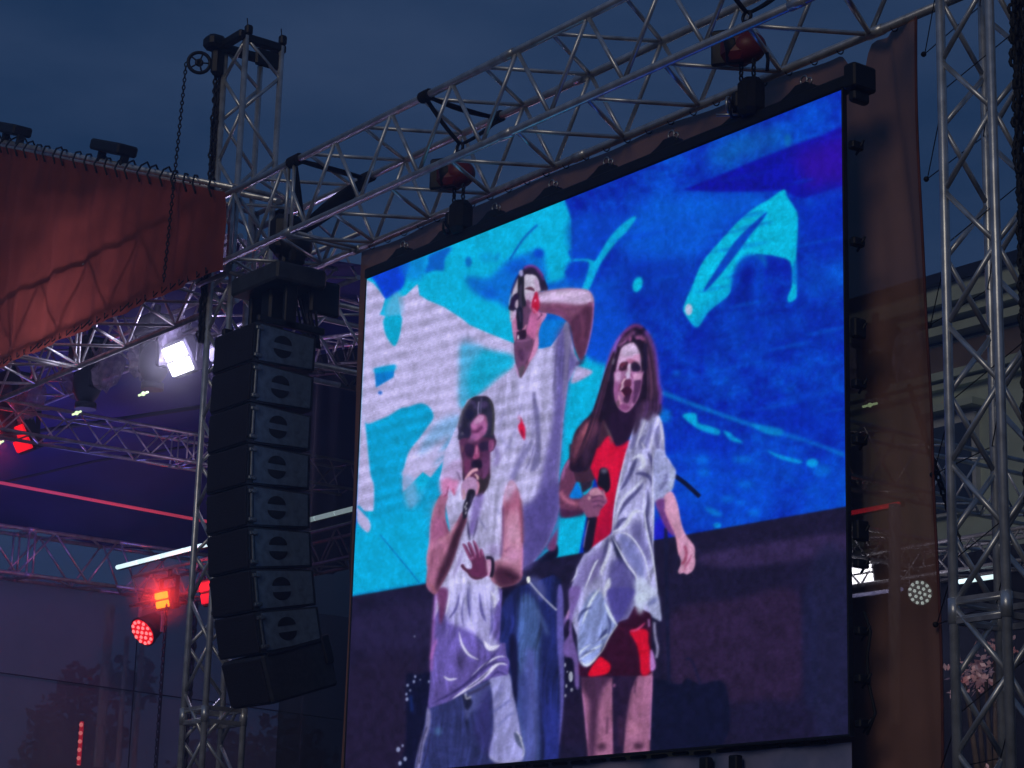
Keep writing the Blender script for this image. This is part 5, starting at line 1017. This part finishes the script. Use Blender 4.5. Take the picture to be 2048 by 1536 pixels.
truss('roof_rafter', 'short rafter behind the fly frame of the speakers', 'truss', (-17.3, 11.4, 5.55), Vector((-.95, .25, .2)).normalized(), Y, Z, 5, .35, .3, .022, .012, .6, .2, group='roof rafters')
truss('side_truss', 'near side truss of the stage running back behind the screen', 'truss', (-17.0, 9.9, 5.25), Y, (-1, 0, 0), Z, 12, .5, .62, .026, .014, 1.0, .3)
truss('side_truss', 'lower near side truss crossing behind the right tower', 'truss', (-17.0, 15.5, 4.35), Y, (-1, 0, 0), Z, 7, .4, .34, .026, .012, .7, .3)
truss('rear_truss', 'low rear truss of the stage carrying the white light bars', 'truss', (-27.3, 13.95, 4.50), X, Y, Z, 9.8, .4, .40, .024, .013, .66, .1, m=ALUD)
truss('backstage_truss', 'low dark truss behind the right side of the screen', 'truss', (-19.0, 18.0, 4.15), X, Y, Z, 5.4, .4, .34, .024, .013, .66, .1, m=ALUD)
ROOF = [((-28.1, 5.46), (-22.8, 7.9), 'far'), ((-22.8, 7.9), (-17.0, 6.3), 'near')]
for (a, b, w) in ROOF:
    k = MB(); k.grid(lambda u, v: Vector((a[0]+(b[0]-a[0])*u, 9.3+8.4*v, a[1]+(b[1]-a[1])*u-.12*math.sin(u*math.pi)+.03*math.sin(v*20+u*3))), 30, 50)
    lab(k.build('roof_sheet', BLUET), 'dark blue tarpaulin sheet forming the %s slope of the stage roof' % w, 'roof sheet', None)
k = MB(); k.path([(-26.4, 9.6, 6.0), (-25.6, 11.5, 6.25), (-24.3, 13.4, 6.7), (-24.0, 14.6, 6.8)], .03); k.path([(-27.4, 10.9, 5.55), (-25.9, 12.6, 6.1), (-24.6, 14.6, 6.6)], .018); lab(k.build('roof_seam_rope', WIRE), 'dark rope sagging across the blue roof sheet', 'rope')
# net wall on the far side and the columns seen through it
k = MB(); k.grid(lambda u, v: Vector((-28.25, 7.0+14*u, -1.6+6.5*v+0*u)), 40, 20); lab(k.build('net_wall', NET), 'large grey wind net closing the far side of the stage', 'net wall')
k = MB()
for z in (3.45,): k.tube((-28.2, 7.0, z+.25), (-28.2, 21, z-.2), .009, 6)
for y in (14.55, 15.0): k.tube((-28.2, y, -1.6), (-28.2, y, 4.8), .009, 6)
lab(k.build('net_ropes', WIRE), 'thin dark ropes stretched over the grey wind net', 'rope')
POLE = mat('weathered pale pole', (.70, .70, .55), .8, 0, 5, .5, 0, stretch=(6, 6, 1))
for x, y, z1, r, l in ((-29.05, 14.5, 4.75, .085, 'pale weathered pole left of the red lamp seen through the net'), (-28.85, 14.70, 4.3, .045, 'thin pale pole just right of the thick weathered pole'), (-28.95, 15.0, 4.2, .05, 'greenish pale pole below the red spotlight')):
    k = MB(); k.tube((x, y, -1.66), (x+.05, y, z1), r, 12, r*.8); lab(k.build('weathered_pole', POLE), l, 'pole', 'pale poles behind the net')
chain('thick dark chain hanging below the red lamps left of the tower', (-24.7, 13.5, 4.2), (-24.75, 13.5, -.6), link=.13, r=.024, n2=2, spread=.03, wob=.01)
chain('thin dark chain hanging left of the thick one under the rear truss', (-25.6, 13.6, 4.3), (-25.65, 13.6, -.6), link=.07, r=.009)

# ---------------------------------------------------------------- lights
WHITE_E = mat('white lamp panel', (.9, .9, .9), .5, emit=(.93, .90, 1.0), estr=14)
DIMW_E = mat('dim white glow panel', (.5, .5, .6), .5, emit=(.26, .25, .42), estr=1)
YEL_E = mat('yellow hot lamp panel', (.9, .6, .1), .5, emit=(1.0, .48, .0), estr=1.5)
RED_E = mat('red lamp panel', (.7, .02, .02), .5, emit=(.86, .006, .012), estr=1)
DRED_E = mat('dim red glow panel', (.5, .02, .03), .5, emit=(.55, .008, .03), estr=.8)
def strobe(loc, w, h, em, label, tilt=28, yaw=0, body=True, halo=None):
    t = thing('strobe_light', loc, label, 'stage light', 'two-row panel stage lights')
    M = Matrix.Rotation(math.radians(yaw), 3, 'Z') @ Matrix.Rotation(math.radians(tilt), 3, 'X'); c = Vector(loc)
    k = MB(); k.box(c+M@Vector((0, .09, 0)), (w+.06, .14, h*2+.10), M, bev=.02); hd = k.build('housing', BLK, t)
    for s in (-1, 1):
        k = MB(); k.box(c+M@Vector((0, .005, s*(h/2+.012))), (w, .03, h), M, bev=.012); k.build('light_panel', em, hd)
    k = MB()
    for s in (-1, 1): k.box(c+Vector((s*(w/2+.055), .10, .13)), (.02, .06, .36), bev=.005)
    k.box(c+Vector((0, .10, .31)), (w+.13, .06, .02), bev=.005); k.tube(c+Vector((0, .10, .3)), c+Vector((0, .10, .42)), .03, 10); k.build('yoke', BLK, t)
    return t
strobe((-19.79, 10.45, 5.86), .42, .14, WHITE_E, 'dazzling white two-row panel light hanging under the stage roof', 30)
strobe((-19.06, 10.55, 5.73), .36, .13, DIMW_E, 'dim white two-row panel just right of the dazzling one, beside the tower', 30)  # faintly glowing panel in its own housing, beside the bright one
strobe((-23.86, 10.6, 5.73), .40, .14, RED_E, 'red two-row panel light at the left edge of the picture', 30)
strobe((-26.03, 13.75, 4.42), .33, .09, YEL_E, 'glowing yellow-red two-row panel light under the rear truss', 14)
strobe((-25.0, 13.85, 4.42), .36, .13, DRED_E, 'dim red two-row panel seen through the left tower', 14)  # faintly glowing red panel beside the yellow-red one
def moving_head(x, y, z, label, tlt=0, sc_=1.):
    t = thing('moving_head_light', (x, y, z), label, 'stage light', 'rain-covered moving lights')
    k = MB(); k.box((x, y, z+.42), (.42, .34, .20), bev=.03); k.tube((x, y, z+.5), (x, y, z+.66), .035, 10); k.build('base', BLK, t)
    k = MB()
    for s in (-1, 1): k.box((x+s*.19, y, z+.15), (.06, .16, .42), bev=.02)
    k.build('yoke', BLK, t)
    M = Matrix.Rotation(math.radians(tlt), 3, 'Y'); k = MB(); k.ball((x, y, z+.02), .19, M, 16, 10, (.85, .85, 1.25)); k.tube(Vector((x, y, z))+M@Vector((0, 0, -.2)), Vector((x, y, z))+M@Vector((0, 0, -.27)), .12, 16); k.build('head', BLK, t)
    for s in (-1, 1):
        k = MB(); k.ball((x+s*.38, y+.05, z+.16), .22, Matrix.Rotation(s*.4, 3, 'Y'), 14, 10, (.55, .8, 1.2), .22); k.build('rain_cover', PLAST, t)
    k = MB(); k.tube((x-.10, y-.1, z-.33), (x+.10, y-.1, z-.33), .012, 6); k.ball((x, y-.1, z-.33), .024, None, 8, 6); k.build('status_lamp', GLN, t)  # glowing bar imitates the bloom streak of the small round lamp
    return t
GLN = mat('greenish status lamp', (.7, .9, .6), .5, emit=(.62, .85, .45), estr=1.6)
moving_head(-21.96, 10.5, 6.0, 'dark moving light in a crumpled clear rain cover, middle of the hanging row')
moving_head(-20.40, 10.5, 5.93, 'dark moving light in a rain cover left of the dazzling white light')
moving_head(-23.97, 10.5, 6.0, 'dark moving light above the red light at the left edge')
moving_head(-15.35, 16.1, 5.85, 'pale plastic-wrapped light seen through the scrim right of the screen')
def par(loc, aim, r, colm, lens, label, n=19, body=True):
    t = thing('led_spotlight', loc, label, 'stage light', 'round LED spotlights'); c = Vector(loc); a = Vector(aim).normalized(); R_ = Vector((0, 0, 1)).rotation_difference(a).to_matrix()
    k = MB(); k.tube(c-a*.26, c, r*.72, 20, r); k.tube(c-a*.001, c+a*.035, r*1.06, 20); h = k.build('housing', BLK, t)
    k = MB(); k.tube(c+a*.030, c+a*.042, r*.96, 24); k.build('face', colm, h)
    k = MB(); rings = [(0, 1), (.42, 6), (.80, 12)]
    for q, m_ in rings:
        for i in range(m_):
            f = 2*math.pi*i/m_; k.ball(c+a*.045+R_@Vector((math.cos(f)*r*q, math.sin(f)*r*q, 0)), r*.125, None, 8, 6)
    k.build('lens_ring', lens, h)
    k = MB()
    for s in (-1, 1): k.box(c-a*.12+R_@Vector((s*(r+.02), 0, 0))+Vector((0, 0, .10)), (.02, .05, .30), bev=.004)
    k.box(c-a*.12+Vector((0, 0, .26)), (2*r+.06, .05, .02), bev=.004); k.tube(c-a*.12+Vector((0, 0, .26)), c-a*.12+Vector((0, 0, .42)), .02, 8); k.build('yoke', ALUD, t)
LR = mat('red LED lens', (.9, .2, .2), .4, emit=(1, .22, .22), estr=1.3); RF = mat('red LED face', (.5, .01, .01), .4, emit=(.75, .004, .008), estr=1)
LW = mat('white LED lens', (.9, .9, .9), .4, emit=(.85, 1.0, .95), estr=2.4); WF = mat('dim LED face', (.2, .2, .2), .4, emit=(.10, .14, .14), estr=1)
par((-26.65, 13.85, 4.08), (.15, -.75, -.55), .20, RF, LR, 'round red LED spotlight tilted down under the rear truss')
par((-16.54, 18.0, 3.97), (.35, -.85, -.30), .145, WF, LW, 'round LED spotlight with many white lenses right of the screen')
strobe((-17.44, 18.0, 4.28), .34, .12, WHITE_E, 'bright white panel light peeking out behind the right edge of the screen', 10)
TUBE_E = mat('white light bar', (.9, .95, .95), .5, emit=(.70, .95, 1.0), estr=1.25)
LIL_E = mat('lilac white light bar', (.6, .6, .8), .5, emit=(.36, .36, .72), estr=1)
REDT_E = mat('red light bar', (.8, .05, .05), .5, emit=(.75, .015, .035), estr=1)
def bar(p, q, em, label, seg=3, r=.030):
    p = Vector(p); q = Vector(q); t = thing('light_bar', (p+q)/2, label, 'light bar', 'LED light bars'); d = (q-p)/seg
    k = MB(); k.box((p+q)/2+Vector((0, .05, .0)), (abs((q-p).x)+.05, .05, .06), bev=.01); hs = k.build('rail', BLK, t)
    for i in range(seg): k = MB(); k.tube(p+d*(i+.015), p+d*(i+.985), r, 10); k.build('tube', em, hs)
bar((-27.45, 13.78, 5.03), (-24.95, 13.78, 5.03), TUBE_E, 'white light bar on the rear truss left of the tower', 4)
bar((-23.05, 13.95, 5.07), (-21.70, 13.95, 5.07), TUBE_E, 'white light bar between the speakers and the screen', 3)
bar((-17.52, 17.9, 4.97), (-16.75, 17.9, 4.97), REDT_E, 'red light bar right of the screen behind the scrim', 3, .026)
bar((-17.6, 17.9, 4.02), (-16.72, 17.9, 4.01), LIL_E, 'pale lilac light bar leading to the many-lens spotlight', 2, .022)
bar((-15.99, 18.0, 4.02), (-15.46, 18.0, 4.02), TUBE_E, 'short white light bar seen between the tubes of the right tower', 2, .026)
k = MB(); k.tube((-26.6, 11.2, 5.78), (-26.6, 15.3, 5.66), .022, 8); lab(k.build('light_strip', mat('dim red strip light', (.6, .1, .15), .5, emit=(.42, .035, .07), estr=.8)), 'thin red light strip running along the blue roof sheet', 'light strip')
t = thing('pixel_bar', (-28.5, 13.9, .4), 'upright red LED pixel bar at the bottom left of the picture', 'light bar')
k = MB(); k.box((-28.55, 13.98, 1.75), (.10, .10, 2.6), bev=.01); k.build('rail', BLK, t)
k = MB(); k.box((-28.48, 13.93, 1.75), (.05, .05, 2.5), bev=.01); k.build('diffuser', mat('red pixel bar', (.5, .02, .02), .5, emit=(.60, .004, .008), estr=1), t)
for i in range(22): k = MB(); k.ball((-28.445, 13.905, 2.95-i*.115), .030, None, 8, 6); k.build('pixel', LR, t)
k = MB(); k.tube((-28.3, 13.4, 2.35), (-28.3, 14.9, 2.35), .03, 8); lab(k.build('cross_pipe', BLK), 'short dark pipe crossing behind the red pixel bar', 'pipe')
# light of the lamps and washes; some points shifted into bloom balls for their halos:
lamp('SPOT', (-19.93, 10.30, 5.80), (.80, .74, 1.0), 150, 1.3, (-19.6, 4.0, 3.0), math.radians(150))
lamp('POINT', (-19.54, 10.30, 5.84), (.60, .52, 1.0), 30, .12)
lamp('POINT', (-24.1, 10.25, 5.75), (1, .02, .03), 16, .2)
lamp('POINT', (-25.52, 13.46, 4.40), (1, .03, .012), 26, .10)
lamp('POINT', (-22.3, 12.3, 5.2), (.72, .42, .80), 9, .6)          # magenta wash of the moving lights under the roof
lamp('POINT', (-19.0, 11.0, 5.0), (.70, .45, .80), 10, .5)
lamp('POINT', (-25.0, 11.6, 5.0), (.22, .20, 1.0), 60, .6)
lamp('POINT', (-17.0, 17.2, 4.0), (.85, .80, 1.0), 20, .2)
lamp('POINT', (-16.8, 13.0, 6.6), (.85, .5, .8), 14, .4)

# ================================================================ background: building, trees
WALL = mat('pale plaster', (.46, .53, .40), .85, 0, 1.0, .15); FR = mat('dark window glass', (.03, .04, .06), .15, 0, 3, .3); BRN = mat('brown frieze', (.16, .11, .08), .8, 0, 2, .2); WHT = mat('white window frame', (.5, .52, .5), .6, 0, 5, .1)
bd = thing('classical_building', (-28, 33, -1.66), 'pale classical building with cornices far behind the right tower', 'building')
k = MB(); k.box((-28, 36, 5.3), (24, 6, 14.0)); k.build('wall', WALL, bd)
for z, d, h, m_ in ((13.35, .9, .22, BLK), (13.05, .75, .38, WALL), (12.72, .55, .16, WALL), (12.45, .40, .18, WALL), (11.95, .10, .55, BRN), (11.55, .28, .16, WALL), (11.36, .18, .12, WALL)):
    k = MB(); k.box((-28, 33-d/2+.01, z), (24+d*2, d, h)); k.build('cornice' if m_ is WALL else ('frieze' if m_ is BRN else 'gutter'), m_, bd)
k = MB(); k.box((-28, 35, 12.9), (25, 3.6, .5)); k.build('roof', BLK, bd)
for i in range(8):
    x = -38.2+i*1.85*1.0*1.6
    if x > -16.4: break
    for z, hh in ((9.7, 2.0), (5.8, 2.2)):
        k = MB(); k.box((x, 32.93, z), (1.25, .14, hh)); f = k.build('window', WHT, bd)
        for s in (-1, 1): k = MB(); k.box((x+s*.29, 32.845, z-.05), (.48, .04, hh-.25)); k.build('pane', FR, f)
        k = MB(); k.box((x, 32.8, z+hh/2+.16), (1.6, .4, .14)); k.build('lintel', WALL, f)
def leafmat(n, c, a): return mat(n, c, .8, 0, 3, .35, 0, alt=a, transl=.15)
LEAF = leafmat('dark leaves', (.016, .022, .014), (.035, .045, .022)); BARK = mat('bark', (.06, .05, .04), .9, 0, 8, .3, .4)
def tree(x, y, z0, H, R, label, n=2600, seed=1, leaf=LEAF, ls=.3, cat='tree', name='tree', grp='trees beyond the net'):
    rr = random.Random(seed); t = thing(name, (x, y, z0), label, cat, grp); k = MB(); k.tube((x, y, z0-.5), (x+.2, y, z0+H*.55), .028*H, 10, .014*H)
    cl = []
    for i in range(9):
        a = rr.uniform(0, 6.28); e = rr.uniform(.25, 1.0); p = Vector((x+math.cos(a)*R*.7*e, y+math.sin(a)*R*.7*e, z0+H*(.45+.42*rr.random()))); k.tube((x+.1, y, z0+H*rr.uniform(.25, .5)), p, .010*H, 6, .003*H); cl.append((p, R*rr.uniform(.28, .5)))
    cl.append((Vector((x, y, z0+H*.82)), R*.4)); k.build('trunk', BARK, t); k = MB(); vs = []; fs = []
    for i in range(n):
        p, r = cl[rr.randrange(len(cl))]; d = Vector((rr.gauss(0, 1), rr.gauss(0, 1), rr.gauss(0, .8))).normalized()*r*rr.random()**.4; c = p+d
        u = Vector((rr.gauss(0, 1), rr.gauss(0, 1), rr.gauss(0, 1))).normalized(); w = u.orthogonal().normalized(); s = ls*rr.uniform(.5, 1.1); b = len(vs)
        vs += [c-u*s*.5, c+w*s*.28, c+u*s*.5, c-w*s*.28]; fs.append((b, b+1, b+2, b+3))
    k._add(vs, fs, False); k.build('crown', leaf, t); return t
for i, (x, y, z0, H, R, l) in enumerate(((-64, 31.3, 1.5, 7.6, 2.2, 'tallest dark tree on the bank, its thin top sticking up at the lower left'), (-62, 35.5, 1.0, 5.6, 3.4, 'wide dark tree right of the tallest one on the bank'), (-66, 27.5, .8, 6.2, 3.6, 'dark tree at the left edge of the picture'), (-58, 38.5, .3, 4.8, 3.2, 'low dark tree farther right behind the pale poles'), (-55, 41, 0, 4.6, 3.0, 'small dark tree seen just left of the tower foot'))):
    tree(x, y, z0, H, R, l, 2200, 10+i, ls=.42)
BLO = mat('pale pink blossom', (.75, .28, .34), .7, 0, 6, .4, 0, alt=(.85, .7, .75), transl=.2)
tree(-13.6, 15.6, -1.6, 5.2, .50, 'small shrub with pink and white blossoms behind the right tower', 420, 44, BLO, .09, 'shrub', 'blossom_shrub', None)
k = MB(); k.grid(lambda u, v: Vector((-20.5+8.5*u, 18.7+.05*math.sin(u*70), -1.6+6.1*v)), 90, 6); lab(k.build('backdrop_cloth', mat('dark blue cloth', (.012, .016, .035), .9, 0, 2, .4)), 'dark blue cloth hanging behind the right tower', 'curtain')
lamp('POINT', (-13.1, 14.9, 2.2), (1, .75, .7), 9, .2)
k = MB(); k.tube((-15.27, 16.2, 2.3), (-15.22, 16.2, 4.5), .06, 10); lab(k.build('weathered_pole', mat('lit white pole', (.7, .68, .75), .6, 0, 7, .5, 0, stretch=(8, 8, 1))), 'white pole seen through the scrim right of the screen', 'pole')

# ================================================================ haze added to imitate lens veiling, and bloom balls at the lamps
k = MB(); k.box((0, 0, 7.3), (804, 804, 20)); hz = bpy.data.materials.new('veiling haze'); hz.use_nodes = True; q = hz.node_tree; q.nodes.clear()
vo = q.nodes.new('ShaderNodeVolumePrincipled'); vo.inputs['Density'].default_value = .0055; vo.inputs['Color'].default_value = (.46, .62, 1.0, 1); vo.inputs['Anisotropy'].default_value = .35
mo_ = q.nodes.new('ShaderNodeOutputMaterial'); q.links.new(vo.outputs[0], mo_.inputs['Volume'])
lab(k.build('haze', hz), kind='stuff')

def bloom_ball(c, r, dens, name='lamp_bloom'):
    """a soft ball of bloom haze added round a lamp to imitate lens bloom, denser towards its middle"""
    k = MB(); k.ball((0, 0, 0), r, None, 20, 12); o = k.build(name, None or bpy.data.materials.new('bloom haze'), up=False); o.location = (c[0], c[1], c[2]+CZ); m = o.data.materials[0]; m.use_nodes = True; q = m.node_tree; q.nodes.clear()
    tx = q.nodes.new('ShaderNodeTexCoord'); ln = q.nodes.new('ShaderNodeVectorMath'); ln.operation = 'LENGTH'; mr = q.nodes.new('ShaderNodeMapRange'); mr.interpolation_type = 'SMOOTHSTEP'
    mr.inputs[1].default_value = 0; mr.inputs[2].default_value = r*.96; mr.inputs[3].default_value = dens; mr.inputs[4].default_value = 0
    vo = q.nodes.new('ShaderNodeVolumePrincipled'); vo.inputs['Color'].default_value = (.9, .9, .95, 1); ou = q.nodes.new('ShaderNodeOutputMaterial')
    q.links.new(tx.outputs['Object'], ln.inputs[0]); q.links.new(ln.outputs['Value'], mr.inputs[0]); q.links.new(mr.outputs[0], vo.inputs['Density']); q.links.new(vo.outputs[0], ou.inputs['Volume'])
    lab(o, kind='stuff'); return o
bloom_ball((-19.54, 10.3, 5.84), .85, .16)
bloom_ball((-25.50, 13.44, 4.40), .58, .8)
bloom_ball((-24.2, 10.2, 5.7), .9, .3)
